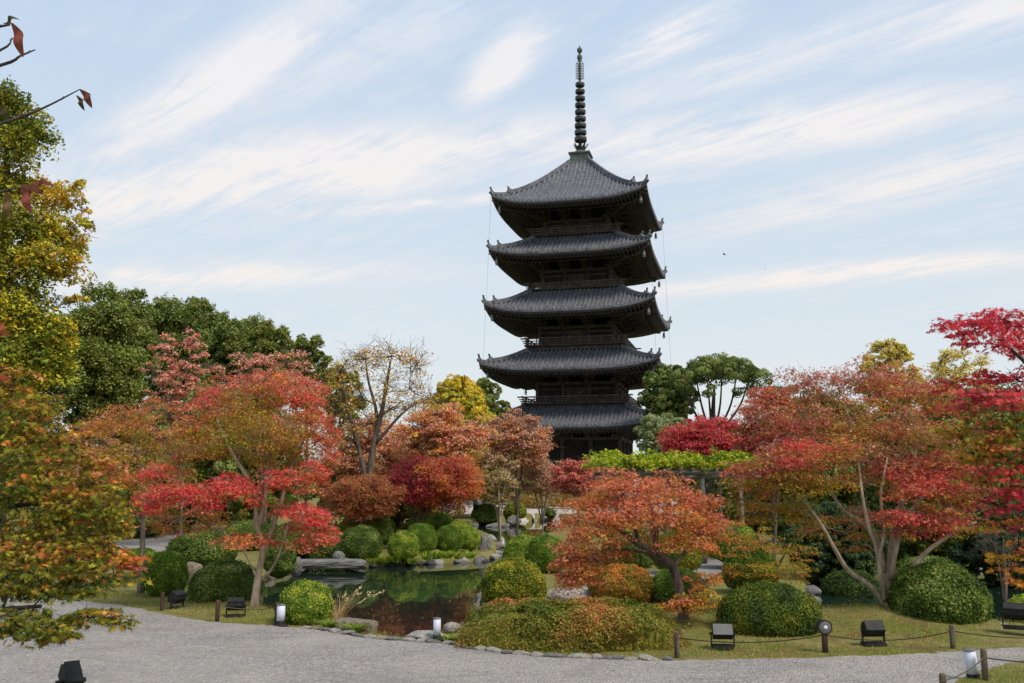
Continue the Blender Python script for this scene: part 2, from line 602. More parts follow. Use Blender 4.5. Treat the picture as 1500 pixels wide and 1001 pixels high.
def clump_leaves(c, r, n, pal, rng, size, mode='pad', padn=None, padr=.34, flat=.3, cj=.2):
    """leaf positions, normals, sizes, colours inside an ellipsoid clump; returns pad centres too"""
    c, r = np.array(c), np.array(r)
    if mode == 'pad':
        padn = padn or max(5, int(n / 90))
        d = unit(rng.normal(size=(padn, 3)))
        rad = rng.random(padn) ** .45
        pc = d * rad[:, None] * .86
        m = max(6, n // padn)
        pcol = np.array([pick(pal, rng) for _ in range(padn)])
        a = rng.random((padn, m)) * 2 * PI
        q = np.sqrt(rng.random((padn, m))) * padr * (.65 + .7 * rng.random((padn, 1)))
        dx, dy = q * np.cos(a), q * np.sin(a)
        dz = rng.normal(0, flat * padr * .45, (padn, m)) - .9 * q * q / padr * flat * 1.6
        loc = pc[:, None, :] + np.stack([dx, dy, dz], axis=-1)
        P = c + (loc * r).reshape(-1, 3)
        N = np.array((0, 0, .9)) + .6 * np.stack([dx, dy, 0 * dx], -1).reshape(-1, 3) / padr + rng.normal(0, .55, (padn * m, 3))
        col = np.repeat(pcol, m, axis=0)
        col = col * (1 + rng.normal(0, cj, (len(col), 1))) * (1 + rng.normal(0, cj * .4, (len(col), 3)))
        mixw = rng.random(len(col)) < .34
        if mixw.any():
            col[mixw] = np.array([pick(pal, rng) for _ in range(mixw.sum())])
        pads = c + pc * r
    else:                     # 'shell': billowing leafy lumps on the clump's outside
        padn = padn or max(6, int(n / 160))
        d = unit(rng.normal(size=(padn, 3)) + np.array((0, 0, .35)))
        pc = d * (.62 + .2 * rng.random((padn, 1)))
        m = max(8, n // padn)
        pr = padr * (.7 + .6 * rng.random((padn, 1, 1)))
        q = unit(rng.normal(size=(padn, m, 3)) + .5 * d[:, None, :] + np.array((0, 0, .3)))
        shell = (.72 + .33 * rng.random((padn, m, 1)))
        loc = pc[:, None, :] + q * shell * pr
        P = c + (loc * r).reshape(-1, 3)
        N = (q + .3 * d[:, None, :]).reshape(-1, 3) + rng.normal(0, .45, (padn * m, 3))
        pcol = np.array([pick(pal, rng) for _ in range(padn)])
        col = np.repeat(pcol, m, axis=0)
        col = col * (1 + rng.normal(0, cj, (len(col), 1))) * (1 + rng.normal(0, cj * .4, (len(col), 3)))
        pads = c + pc * r
    sz = size * (.55 + .8 * rng.random(len(P)))
    return P, N, sz, col, pads


class Skeleton:
    def __init__(s, n=7):
        s.P, s.R, s.T = [], [], []
        s.mb = MB()
        s.n = n

    def stem(s, pts, r0, r1, flare=0.0, power=1.0):
        pts = np.asarray(pts, float)
        # resample smoothly
        if len(pts) > 2:
            t = np.linspace(0, len(pts) - 1, (len(pts) - 1) * 4 + 1)
            out = []
            for x in t:
                i = min(int(x), len(pts) - 2)
                u = x - i
                p0, p1, p2, p3 = pts[max(i - 1, 0)], pts[i], pts[i + 1], pts[min(i + 2, len(pts) - 1)]
                out.append(.5 * ((2 * p1) + (-p0 + p2) * u + (2 * p0 - 5 * p1 + 4 * p2 - p3) * u * u + (-p0 + 3 * p1 - 3 * p2 + p3) * u ** 3))
            pts = np.array(out)
        m = len(pts)
        t = np.linspace(0, 1, m)
        rad = r0 + (r1 - r0) * t ** power
        if flare:
            rad = rad * (1 + flare * np.exp(-t * 9))
        s.mb.tube(pts, rad, s.n)
        T = unit(np.gradient(pts, axis=0))
        for k in range(m):
            s.P.append(pts[k])
            s.R.append(rad[k])
            s.T.append(T[k])

    def nearest(s, c, low=.35, zmin=-9):
        P = np.array(s.P)
        d = np.linalg.norm(P - c, axis=1)
        pen = np.maximum(0, P[:, 2] - (c[2] - low * d)) * 2.5 + np.maximum(0, zmin - P[:, 2]) * 20
        return int(np.argmin(d + pen))

    def limb(s, c, rng, lift=.3, rmul=.62, rmin=.01, low=.35, zmin=-9, wob=.025, n=7):
        i = s.nearest(np.array(c), low, zmin)
        a = s.P[i]
        t0 = unit(s.T[i] * .6 + np.array((0, 0, .5)) + unit(np.array(c) - a) * .6)
        P = curve3(a, c, lift, n, wob, rng, t0)
        r0 = max(s.R[i] * rmul, rmin)
        s.stem_raw(P, r0, max(r0 * .3, rmin * .5))
        return P

    def stem_raw(s, P, r0, r1):
        m = len(P)
        rad = np.linspace(r0, r1, m)
        s.mb.tube(P, rad, max(4, s.n - 2))
        T = unit(np.gradient(P, axis=0))
        for k in range(1, m):
            s.P.append(P[k])
            s.R.append(rad[k])
            s.T.append(T[k])


def ground_z(x, y):
    return float(height(np.array([x]), np.array([y]))[0])


def grow_tree(name, label, cat, seed, stems, clumps, leaf, shape='quad', bark=None, mat=None, mode='pad', group=None, twig=.007, tw_per=8,
              zmin=-9, low=.35, padr=.34, flat=.3, padn_div=90, sides=7, sub=0, cj=.2, rmul=.6, lift=.3, base=None, fine=0.0, trunkname='trunk'):
    """stems: list of (points, r0, r1, flare); clumps: list of (centre, radii, n, palette)"""
    rng = np.random.default_rng(seed)
    b = np.array(base if base is not None else stems[0][0][0], float)
    root = empty(name, b, label, cat, group)
    sk = Skeleton(sides)
    for (pts, r0, r1, fl) in stems:
        sk.stem(np.asarray(pts, float) - b, r0, r1, fl)
    if len(clumps) > 6 and mode == 'pad':
        cs = np.array([q[0] for q in clumps])
        mixed = []
        for (c, r, n, pal) in clumps:
            nb = np.argsort(np.linalg.norm(cs - np.array(c), axis=1))[1:5]
            tot = sum(w for _, w in as_list(pal))
            pl = [(k_, w / tot) for k_, w in as_list(pal)]
            for i_ in nb:
                q = as_list(clumps[i_][3])
                t_ = sum(w for _, w in q)
                pl += [(k_, .11 * w / t_) for k_, w in q]
            mixed.append((c, r, n, pl))
        clumps = mixed
    order = sorted(clumps, key=lambda q: np.linalg.norm(np.array(q[0]) - b - np.array([0, 0, 0])))
    Ps, Ns, Ss, Cs = [], [], [], []
    for (c, r, n, pal) in order:
        c = np.array(c, float) - b
        limbP = sk.limb(c, rng, lift, rmul, twig * 1.8, low, zmin)
        if n <= 0 and tw_per == 0:
            continue
        P, N, S_, Cc, pads = clump_leaves(c, r, max(n, 12), pal, rng, leaf, mode, max(5, int(n / padn_div)), padr, flat, cj)
        if n > 0:
            Ps.append(P); Ns.append(N); Ss.append(S_); Cs.append(Cc)
        # twigs to some of the pads
        idx = rng.permutation(len(pads))[:tw_per]
        for k in idx:
            a = limbP[rng.integers(max(1, len(limbP) - 4), len(limbP))]
            tp = curve3(a, pads[k], .25, 5, .04, rng, unit(pads[k] - a + np.array((0, 0, .2))))
            sk.mb.tube(tp, np.linspace(twig * 1.5, twig * .7, len(tp)), 4)
            for _ in range(sub):
                a2 = tp[rng.integers(1, len(tp))]
                e = pads[k] + rng.normal(0, 1, 3) * np.array(r) * .33 + np.array((0, 0, .12)) * r[2]
                tp2 = curve3(a2, e, .2, 4, .05, rng, unit(e - a2))
                sk.mb.tube(tp2, np.linspace(twig * .9, twig * .45, len(tp2)), 3)
                for _ in range(int(fine)):
                    a3 = tp2[rng.integers(1, len(tp2))]
                    e3 = e + rng.normal(0, 1, 3) * np.array(r) * .22
                    sk.mb.tube([a3, (a3 + e3) / 2 + rng.normal(0, .02, 3) * np.array(r), e3], [twig * .6, twig * .5, twig * .3], 3)
    sk.mb.build(trunkname, bark or M_BARK, root, True)
    if Ps:
        leaf_mesh('crown', np.concatenate(Ps), np.concatenate(Ns), np.concatenate(Ss), np.concatenate(Cs), shape, mat or M_LEAF, root, rng)
    return root


NM = 1.3


def px_clumps(Y, items, depth=1.0, nmul=1.0):
    """items: (px,py,dY,rx,ry,n,palette), pixel sizes -> world clumps at their own distance"""
    out = []
    for (px, py, dY, rx, ry, n, pal) in items:
        c = W(px, py, Y + dY)
        k = (Y + dY) / F
        out.append((c, (rx * k * 1.2, rx * k * depth * 1.2, ry * k * 1.28), int(n * nmul * NM), pal))
    return out


def auto_clumps(rng, Y, x0, x1, y0, y1, count, rr, n, pal, depth=.9, top=True, squash=.75, spread=1.0):
    """fills a dome-shaped crown seen between the pixels x0..x1, y0..y1 at distance Y"""
    c = W((x0 + x1) / 2, (y0 + y1) / 2, Y)
    hw, hh = (x1 - x0) / 2 * Y / F, (y1 - y0) / 2 * Y / F
    pts, out = [], []
    r = rr * hw
    for _ in range(count):
        best, bd = None, -1
        for _t in range(14):
            d = rng.normal(size=3)
            d /= np.linalg.norm(d)
            q = d * rng.random() ** .4
            q = q * np.array((max(hw - r * .8, .1), max(hw * depth - r * .8, .1), max(hh - r * squash * .8, .1))) * spread
            if top and q[2] < 0:
                q[0] *= 1.0 - .25 * abs(q[2]) / hh
            m = min([np.linalg.norm((q - p) / np.array((hw, hw, hh))) for p in pts], default=9)
            if m > bd:
                best, bd = q, m
        pts.append(best)
        s = .75 + .5 * rng.random()
        p = pal(best / np.array((hw, hw, hh)), rng) if callable(pal) else pal
        out.append((c + best, (r * s, r * s, r * s * squash), int(n * s * s), p))
    return out


# ------------------------------------------------------------------ ground, pond, paths
WZ = -0.32
POND_A = [G(*q, -.04)[:2] for q in [(352, 882), (392, 892), (440, 905), (490, 912), (545, 924), (600, 933), (650, 924), (680, 908), (704, 894)]] + [G(*q, WZ)[:2] for q in [(716, 868), (722, 845), (736, 826), (748, 812),
                                  (790, 792), (828, 778), (846, 770), (832, 765), (800, 763), (755, 764), (715, 767), (690, 771), (692, 779), (714, 788), (728, 800), (728, 818), (704, 823), (640, 826),
                                  (575, 829), (532, 832), (505, 822), (450, 822), (428, 838), (385, 850), (352, 858)]]
POND_B = [G(*q, 0)[:2] for q in [(1185, 850), (1180, 880), (1196, 894), (1260, 890), (1330, 890), (1400, 902), (1450, 914), (1520, 918), (1640, 914)]] + [G(*q, WZ)[:2] for q in [(1640, 846), (1520, 838), (1400, 836), (1250, 840)]]
POND_A, POND_B = np.array(POND_A), np.array(POND_B)


def poly_sd(x, y, poly):
    """signed distance, positive inside"""
    d = np.full(x.shape, 1e9)
    ins = np.zeros(x.shape, bool)
    n = len(poly)
    for i in range(n):
        a, b = poly[i], poly[(i + 1) % n]
        e = b - a
        t = np.clip(((x - a[0]) * e[0] + (y - a[1]) * e[1]) / (e @ e + 1e-12), 0, 1)
        d = np.minimum(d, np.hypot(x - a[0] - t * e[0], y - a[1] - t * e[1]))
        c = ((a[1] > y) != (b[1] > y)) & (x < (b[0] - a[0]) * (y - a[1]) / (b[1] - a[1] + 1e-12) + a[0])
        ins ^= c
    return np.where(ins, d, -d)


MOUNDS = [(G(1300, 910), .30, 2.6, 1.5), (G(1000, 915), .14, 1.6, 1.2), (G(372, 890), .10, 2.0, 1.2), (G(620, 780), .08, 6.5, 4.5), (G(520, 770), .08, 5.5, 4.5), (G(790, 800), .25, 2.2, 2.2)]


def height(x, y):
    z = np.zeros_like(x)
    z += .9 * np.clip((y - 58) / 60, 0, 1) ** 1.2
    for (c, h, rx, ry) in MOUNDS:
        z += h * np.exp(-((x - c[0]) / rx) ** 2 - ((y - c[1]) / ry) ** 2)
    for P in (POND_A, POND_B):
        sd = poly_sd(x, y, P)
        t = np.clip((sd + .18) / .55, 0, 1)
        t = t * t * (3 - 2 * t)
        z = z * (1 - t) + t * (-1.3)
    return z


def axis(lo, hi, step, far):
    a = np.arange(lo, hi + step / 2, step)
    out = [a]
    g, v = step, hi
    hi_l = []
    while v < far:
        g *= 1.35
        v += g
        hi_l.append(v)
    g, v = step, lo
    lo_l = []
    while v > -far:
        g *= 1.35
        v -= g
        lo_l.append(v)
    return np.concatenate([lo_l[::-1], a, hi_l])


def build_ground():
    xs = axis(-14, 18, .2, 2500)
    ys = np.concatenate([-axis(0, 1, 1, 2500)[axis(0, 1, 1, 2500) > 1][::-1], [-1, 5], np.arange(11, 60, .2), np.arange(60, 110, .5), 110 + np.cumsum(.5 * 1.35 ** np.arange(1, 26))])
    X, Y = np.meshgrid(xs, ys)
    z = np.zeros(X.shape)
    near = (Y > 10) & (Y < 130) & (np.abs(X) < 80)
    z[near] = height(X[near], Y[near])
    z[Y >= 130] = .9
    far = (Y > 10) & ~near & (Y < 130)
    z[far] = .9 * np.clip((Y[far] - 58) / 60, 0, 1) ** 1.2
    # small unevenness on land
    n = (np.sin(X * 2.3 + 1.1 * np.sin(Y * 1.7)) * np.sin(Y * 2.9 + np.sin(X * 1.3))) * .012
    z += np.where((np.abs(X) < 80) & (Y > 10) & (Y < 110), n, 0) - .012
    V = np.stack([X, Y, z], -1).reshape(-1, 3)
    ny, nx = X.shape
    i = np.arange(ny * nx).reshape(ny, nx)
    Fc = np.stack([i[:-1, :-1], i[:-1, 1:], i[1:, 1:], i[1:, :-1]], -1).reshape(-1)
    me = np_mesh('ground', V, Fc, 4, True)
    tag(link_mesh('ground', me, M_LAWN), kind='structure')


def flat_poly(name, pts, mat, thick=None, drape=None):
    bm = bmesh.new()
    vs = [bm.verts.new(tuple(p)) for p in pts]
    bm.faces.new(vs)
    bmesh.ops.triangulate(bm, faces=bm.faces[:])
    bmesh.ops.recalc_face_normals(bm, faces=bm.faces[:])
    if bm.faces and sum(f.normal.z for f in bm.faces) < 0:
        bmesh.ops.reverse_faces(bm, faces=bm.faces[:])
    me = bpy.data.meshes.new(name)
    bm.to_mesh(me)
    bm.free()
    return tag(link_mesh(name, me, mat), kind='structure')


def smooth_line(pts, per=6, jit=0.0, rng=None):
    pts = np.array(pts, float)
    out = []
    for i in range(len(pts) - 1):
        p0, p1, p2, p3 = pts[max(i - 1, 0)], pts[i], pts[i + 1], pts[min(i + 2, len(pts) - 1)]
        for u in np.arange(per) / per:
            out.append(.5 * ((2 * p1) + (-p0 + p2) * u + (2 * p0 - 5 * p1 + 4 * p2 - p3) * u * u + (-p0 + 3 * p1 - 3 * p2 + p3) * u ** 3))
    out.append(pts[-1])
    out = np.array(out)
    if jit:
        out += rng.normal(0, jit, out.shape) * np.array([1, 1, 0] if out.shape[1] == 3 else [1, 1])
    return out


EDGE_PX = [(-260, 868), (0, 872), (120, 882), (180, 888), (225, 898), (262, 905), (320, 913), (380, 917), (432, 921), (480, 926), (540, 936), (600, 941), (650, 944), (700, 953), (760, 961), (850, 966), (960, 969),
           (1100, 967), (1300, 961), (1400, 956), (1500, 950), (1750, 944), (1980, 940)]
EDGE = np.array([G(*q) for q in EDGE_PX])


def build_paths():
    rng = np.random.default_rng(5)
    e = smooth_line(EDGE, 10, .035, rng)
    e[:, 2] = .018
    pts = list(e) + [(26, 13.5, .018), (26, 6, .018), (-22, 6, .018), (-22, 16, .018)]
    flat_poly('gravel_path', pts, M_GRAVEL)
    for nm, poly, zz in (('gravel_walk', [(890, 868), (900, 846), (1010, 830), (1062, 806), (1078, 790), (1096, 786), (1104, 800), (1088, 826), (1030, 852), (930, 866)], .35),
                         ('side_gravel_yard', [(150, 812), (150, 788), (205, 778), (300, 776), (420, 780), (420, 790), (300, 800), (262, 815)], .03)):
        flat_poly(nm, [np.array(G(*q)) + np.array((0, 0, zz * 0 + .03)) for q in poly], M_GRAVEL)
    # far temple yard on the rising ground
    gx, gyy = np.meshgrid(np.linspace(-16, 38, 55), np.linspace(84, 126, 85))
    gz = height(gx, gyy) + .03
    ii = np.arange(gx.size).reshape(gx.shape)
    me = np_mesh('temple_yard_gravel', np.stack([gx, gyy, gz], -1).reshape(-1, 3), np.stack([ii[:-1, :-1], ii[:-1, 1:], ii[1:, 1:], ii[1:, :-1]], -1).reshape(-1), 4)
    tag(link_mesh('temple_yard_gravel', me, M_YARD), kind='structure')
    flat_poly('pond_water', [(-9, 19.5, WZ), (20, 19.5, WZ), (20, 100, WZ), (-24, 100, WZ), (-24, 24, WZ)], M_WATER)
    # near verge at the bottom right corner
    q = smooth_line([G(1392, 1012), G(1408, 1000), G(1432, 990), G(1462, 981), G(1510, 970), G(1620, 958)], 5, .03, rng)
    q[:, 2] = .05
    flat_poly('near_lawn', list(q) + [(11.5, 15.2, .05), (14, 13.6, .05), (13.5, 11, .05), (11, 9.6, .05), (8, 9.3, .05), (6.3, 10.2, .05), (5.75, 11.4, .05)], M_LAWN)


# ------------------------------------------------------------------ pagoda
TH = 0.249
PC = np.array((8.246, 110.0))
PZ0 = 0.85                                  # the ground there


def zat(py, Y):
    d = ray(848, py)
    return HC + d[2] * Y / d[1] - PZ0


def build_pagoda():
    root = empty('five_storey_pagoda', (PC[0], PC[1], PZ0), 'tall five storey dark timber pagoda with grey tiled roofs and bronze spire', 'pagoda')
    root.rotation_euler = (0, 0, -TH)
    ct = math.cos(TH)
    R = [20.2 / 2, 19.47 / 2, 18.70 / 2, 17.90 / 2, 17.40 / 2]
    tipz = [None] + [HC + 1.1 * h - PZ0 - .38 for h in (12.466, 18.474, 24.174, 29.814)]
    eave_y = [624, 539, 453, 367, 291.5]
    top_y = [597, 513.5, 425, 347, 238]
    bal_top = [None, 579.5, 493, 412, 331.5]
    bal_bot = [None, 591, 505, 422, 342.5]
    bal = [None, 11.8 / 2, 11.2 / 2, 10.6 / 2, 9.95 / 2]
    wall = [9.5 / 2, 8.8 / 2, 8.2 / 2, 7.7 / 2, 7.2 / 2]
    rtop = [b - .25 for b in bal[1:]] + [1.12]
    ze = [zat(eave_y[k], 110 - R[k] * ct) for k in range(5)]
    zt = [zat(top_y[k], 110 - rtop[k] * ct) for k in range(5)]
    up = [1.05] + [.88 * max(.8, tipz[k] - ze[k]) for k in range(1, 5)]
    m_tile, nt, p, oc, out = new_mat('grey_roof_tile')
    c = mixc(nt, smooth(nt, noise(nt, oc, 2.2, 6, .65), .35, .68), (.155, .157, .172), (.052, .055, .066))
    c = mixc(nt, smooth(nt, noise(nt, oc, 14, 4, .6), .62, .74), c, (.26, .255, .25))
    nt.links.new(c, p.inputs['Base Color'])
    p.inputs['Roughness'].default_value = .62
    p.inputs['Specular IOR Level'].default_value = .5
    b = nd(nt, 'ShaderNodeBump')
    b.inputs['Strength'].default_value = .5
    b.inputs['Distance'].default_value = .04
    nt.links.new(noise(nt, oc, 8, 4, .6), b.inputs['Height'])
    nt.links.new(b.outputs[0], p.inputs['Normal'])

    def rot4(mb, V, Fc):
        for q in range(4):
            a = q * PI / 2
            ca, sa = math.cos(a), math.sin(a)
            mb.add([(x * ca - y * sa, x * sa + y * ca, z) for (x, y, z) in V], Fc)

    def upz(k, x, r, q):
        s = min(abs(x) / R[k], 1.0)
        return up[k] * s ** 3.8 * (1 - q) ** .8

    def surf(k, x, r):
        q = min(max((R[k] - r) / (R[k] - rtop[k]), 0), 1)
        lin = .76 if k < 4 else .70
        return ze[k] + (zt[k] - ze[k]) * (lin * q + (1 - lin) * q * q) + upz(k, x, r, q)

    # stone base and steps
    mb = MB()
    mb.box((0, 0, .45), (8.2, 8.2, .45))
    mb.box((0, 0, .98), (7.8, 7.8, .09))
    for i in range(4):
        mb.box((0, -8.2 - .2 - .35 * i, .40 - .1 * i), (1.6, .18, .40 - .1 * i))
    mb.build('stone_base', M_STONE, root)
    zfloor = [1.07] + [zat(bal_bot[k], 110 - bal[k] * ct) + .12 for k in range(1, 5)]
    for k in range(5):
        # ---- roof tiles: cover-tile ribs run down each slope
        nrib = 44 - 2 * k
        per = 2 * R[k] / nrib
        V, Fc = [], []
        xs, hs = [], []
        for i in range(nrib):
            x0 = -R[k] + i * per
            for (t, h) in ((0, 0), (.22, 0.0), (.28, .13), (.5, .21), (.72, .13), (.78, 0.0)):
                xs.append(x0 + t * per)
                hs.append(h)
        xs.append(R[k]); hs.append(0)
        nt_ = 12
        for x, h in zip(xs, hs):
            r0 = max(rtop[k], abs(x))
            for j in range(nt_):
                t = j / (nt_ - 1)
                r = r0 + (R[k] - r0) * t
                V.append((x, -r, surf(k, x, r) + h))
            V.append((x, -R[k] + .02, surf(k, x, R[k]) - .17))
        st = nt_ + 1
        for i in range(len(xs) - 1):
            for j in range(nt_):
                a = i * st + j
                Fc.append((a, a + 1, a + st + 1, a + st))
        mb = MB()
        rot4(mb, V, Fc)
        roof = mb.build('roof', m_tile, root)
        # ---- hip ridges with raised ends
        for q in range(4):
            a = q * PI / 2
            ca, sa = math.cos(a), math.sin(a)

            def hp(t, dz):
                r = rtop[k] + (R[k] - rtop[k]) * t
                x, y, z = r, -r, surf(k, r, r) + dz
                return (x * ca - y * sa, x * sa + y * ca, z)
            mb = MB()
            pts = [hp(t, .26) for t in np.linspace(0, .78, 9)]
            for i in range(len(pts) - 1):
                mb.beam(pts[i], pts[i + 1], .42, .46)
            mb.beam(hp(.765, .25), hp(.80, .52), .46, .56)
            mb.beam(hp(.775, .5), hp(.80, 1.0), .12, .2)
            pts = [hp(t, .17) for t in np.linspace(.78, 1.0, 5)]
            for i in range(len(pts) - 1):
                mb.beam(pts[i], pts[i + 1], .32, .32)
            mb.beam(hp(.985, .2), hp(1.012, .42), .36, .40)
            mb.beam(hp(.99, .4), hp(1.012, .92), .12, .2)
            mb.build('hip_ridge', m_tile, roof)
        # ---- eave boards and sloping soffit
        rin = wall[k] + 1.3
        zs_in = ze[k] + .15
        V, Fc = [], []
        nx = 24
        ring = []
        for i in range(nx + 1):
            x = -1 + 2 * i / nx
            col_ = []
            for (r, dz) in ((R[k] - .01, -.16), (R[k] - .03, -.40), (R[k] - .40, -.44), (R[k] - .42, -.70), (rin, None)):
                xx = x * r
                z = zs_in if dz is None else ze[k] + dz + upz(k, x * R[k], r, 0)
                V.append((xx, -r, z))
        for i in range(nx):
            for j in range(4):
                a = i * 5 + j
                Fc.append((a, a + 1, a + 6, a + 5))
        mb = MB()
        rot4(mb, V, Fc)
        mb.build('eave_board', M_WOOD, root)
        # ---- two tiers of rafters
        mb = MB()
        nr = 40
        for tier in (0, 1):
            V, Fc = [], []
            tb = MB()
            for i in range(nr):
                x = (-1 + (2 * i + 1) / nr) * (R[k] - (.12 if tier == 0 else 1.5))
                ro = R[k] - (.12 if tier == 0 else 1.55)
                ri = max(rin if tier else R[k] - 2.2, abs(x) + .05)
                if ri > ro - .1:
                    continue
                zo = ze[k] + upz(k, x, ro, 0) - (.49 if tier == 0 else .80 - .15)
                zi = ze[k] + upz(k, x, ri, 0) * (ri / R[k]) ** 2 - (.45 if tier == 0 else .25)
                if tier:
                    zo, zi = ze[k] + upz(k, x, ro, 0) * .8 - .72, zs_in - .12
                tb.beam((x, -ri, zi), (x, -ro, zo), .13, .15)
            rot4(mb, tb.v, tb.f)
        mb.build('rafters', M_WOODBROWN, root)
        # corner hip rafters
        for q in range(4):
            a = q * PI / 2
            ca, sa = math.cos(a), math.sin(a)
            f = lambda r, z: (r * ca + r * sa, r * sa - r * ca, z)
            mb = MB()
            mb.beam(f(rin - .6, zs_in - .35), f(R[k] - 1.2, ze[k] + up[k] * .62 - .75), .34, .42)
            mb.beam(f(R[k] - 2.4, ze[k] + up[k] * .35 - .5), f(R[k] - .12, ze[k] + up[k] - .52), .30, .36)
            mb.build('corner_rafter', M_WOODBROWN, root)
            bl = MB()
            c0 = f(R[k] - .75, ze[k] + up[k] * .80 - .95)
            bl.lathe([(.015, 0), (.015, .32)], 6, (c0[0], c0[1], c0[2] - .02))
            bl.lathe([(.19, -.55), (.16, -.45), (.13, -.22), (.11, -.07), (.04, 0)], 12, c0)
            bl.box((c0[0], c0[1], c0[2] - .68), (.13, .02, .07))
            bl.build('wind_bell', M_BELL, root, True)
            ln = MB()
            e = f(R[k] + .02, ze[k] + up[k] + .3)
            if k == 4 and q in (0, 1, 2, 3):
                g0 = f(R[0] + .6, 1.0)
                ln.tube([e, f(R[4] + .35, (e[2] + 1) / 2 + 6), f(R[4] + .8, (e[2] + 1) / 2 - 6), g0], .009, 4)
                ln.build('lightning_cable', M_BLACK, root)
        # ---- storey walls
        zb = zfloor[k] if k else 1.07
        zt_w = ze[k] - .9
        wv = wall[k]
        mb = MB()
        mb.box((0, 0, (zb + zt_w) / 2), (wv - .12, wv - .12, (zt_w - zb) / 2))
        body = mb.build('storey_wall', M_PANEL, root)
        cme = MB().lathe([(.26, zb), (.25, zt_w)], 10).mesh('column')
        cme.materials.append(M_WOODBROWN)
        for q in range(4):
            a = q * PI / 2
            for i in range(3):
                x = wv * (-1 + 2 * i / 3)
                o = link_mesh('column', cme, None, body)
                o.location = (x * math.cos(a) + wv * math.sin(a), x * math.sin(a) - wv * math.cos(a), 0)
        bmz = MB()
        tb = MB()
        for zz, hh in ((zb + .16, .15), (zb + min(2.4, (zt_w - zb) * .66), .12), (zt_w - .2, .17)):
            tb.box((0, -wv - .02, zz), (wv + .3, .13, hh))
        rot4(bmz, tb.v, tb.f)
        bmz.build('tie_beams', M_WOODBROWN, body)
        # door in the middle bay, lattice windows in the side bays
        hgt = min(2.2, (zt_w - zb) * .6)
        for q in range(4):
            a = q * PI / 2
            ca, sa = math.cos(a), math.sin(a)

            def rr(tb):
                return [(x * ca - y * sa, x * sa + y * ca, z) for (x, y, z) in tb.v]
            tb = MB()
            bw = wv / 3 - .3
            for sgn in (-1, 1):
                tb.box((sgn * bw / 2, -wv + .02, zb + .35 + hgt / 2), (bw / 2 - .02, .08, hgt / 2))
            o = MB().add(rr(tb), tb.f).build('door', M_WOODBROWN, body)
            for sgn in (-1, 1):
                tb = MB()
                for i in range(9):
                    tb.box((sgn * wv * 2 / 3 + (-1 + i / 4) * bw * .85, -wv + .03, zb + .6 + hgt * .38), (.045, .05, hgt * .34))
                MB().add(rr(tb), tb.f).build('lattice_window', M_WOODBROWN, body)
        # ---- three-stepped brackets under the eaves
        bm_ = MB()
        zb0 = zt_w - .05
        steps = [(0.0, 0.0, .8), (.55, .42, .9), (1.1, .80, 1.0), (1.65, 1.1, 1.05)]
        for (o_, z_, w_) in steps:
            bm_.box((0, -o_, z_ + .13), (w_ * .72, .12, .11))
            for sx_ in (-1, 0, 1):
                bm_.box((sx_ * w_ * .58, -o_, z_ + .31), (.15, .15, .09))
        bm_.box((0, -.4, .13 + .01), (.11, .7, .10))
        bm_.box((0, -.7, .13 + .43), (.11, .9, .10))
        bm_.box((0, -.9, .13 + .82), (.11, 1.0, .10))
        bm_.beam((0, .4, 1.35), (0, -2.15, .74), .17, .24)
        sc = min(1.0, (ze[k] + .1 - zb0) / 1.5)
        bme = bm_.mesh('bracket')
        bme.materials.append(M_WOODBROWN)
        end = MB()
        end.box((0, -2.13, .745), (.10, .04, .14))
        eme = end.mesh('bracket_end')
        eme.materials.append(M_ENDGRAIN)
        for q in range(4):
            for i in range(4):
                x = wv * (-1 + 2 * i / 3)
                a = q * PI / 2
                o = link_mesh('bracket', bme, None, root)
                if i == 3:
                    loc, ang, s2 = (wv, -wv), PI / 4, 1.25
                else:
                    loc, ang, s2 = (x, -wv), 0.0, 1.0
                    if i == 0:
                        loc = (x + .15, -wv)
                o.location = (loc[0] * math.cos(a) - loc[1] * math.sin(a), loc[0] * math.sin(a) + loc[1] * math.cos(a), zb0)
                o.rotation_euler = (0, 0, a + ang)
                o.scale = (1, s2, sc)
                e_ = link_mesh('bracket_end', eme, None, o)
        # eave purlin carried by the brackets
        tb = MB()
        tb.box((0, -wv - 1.62, zb0 + 1.42 * sc), (wv + 2.1, .16, .16))
        pm = MB()
        rot4(pm, tb.v, tb.f)
        pm.build('eave_purlin', M_WOODBROWN, root)
        # ---- balcony and railing
        if k:
            bb = bal[k]
            zf = zat(bal_bot[k], 110 - bb * ct)
            zr = zat(bal_top[k], 110 - bb * ct)
            mb = MB()
            mb.box((0, 0, zf + .06), (bb + .06, bb + .06, .09))
            mb.box((0, 0, zf - .25), (bb - .30, bb - .30, .215))
            mb.box((0, 0, zf - .60), (bb - .75, bb - .75, .135))
            balc = mb.build('balcony', M_WOODBROWN, root)
            tb = MB()
            hh = zr - zf - .15
            for zz, ext, th in ((.30, .30, .06), (.62, .42, .055), (1.0, .62, .075)):
                tb.box((0, -bb + .12, zf + .15 + hh * zz - .05), (bb + ext - .1, .06, th))
            for i in range(10):
                x = (bb - .12) * (-1 + 2 * i / 9)
                tb.box((x, -bb + .121, zf + .15 + hh * .48), (.055, .05, hh * .48))
            rm = MB()
            rot4(rm, tb.v, tb.f)
            rm.build('railing', M_RAIL, balc)
    # ---- spire
    sp0 = zt[4] - .25
    YA = 110.0
    zb = lambda py: zat(py, YA)
    mb = MB()
    z0, z1 = sp0, zb(226)
    mb.box((0, 0, (z0 + z1 - .25) / 2), (1.12, 1.12, (z1 - .25 - z0) / 2))
    mb.box((0, 0, z1 - .16), (1.28, 1.28, .09))
    mb.box((0, 0, z0 + .12), (1.2, 1.2, .1))
    spire = mb.build('spire_base', M_COPPER, root)
    mb = MB()
    zz = z1 - .07
    zc = zb(221)
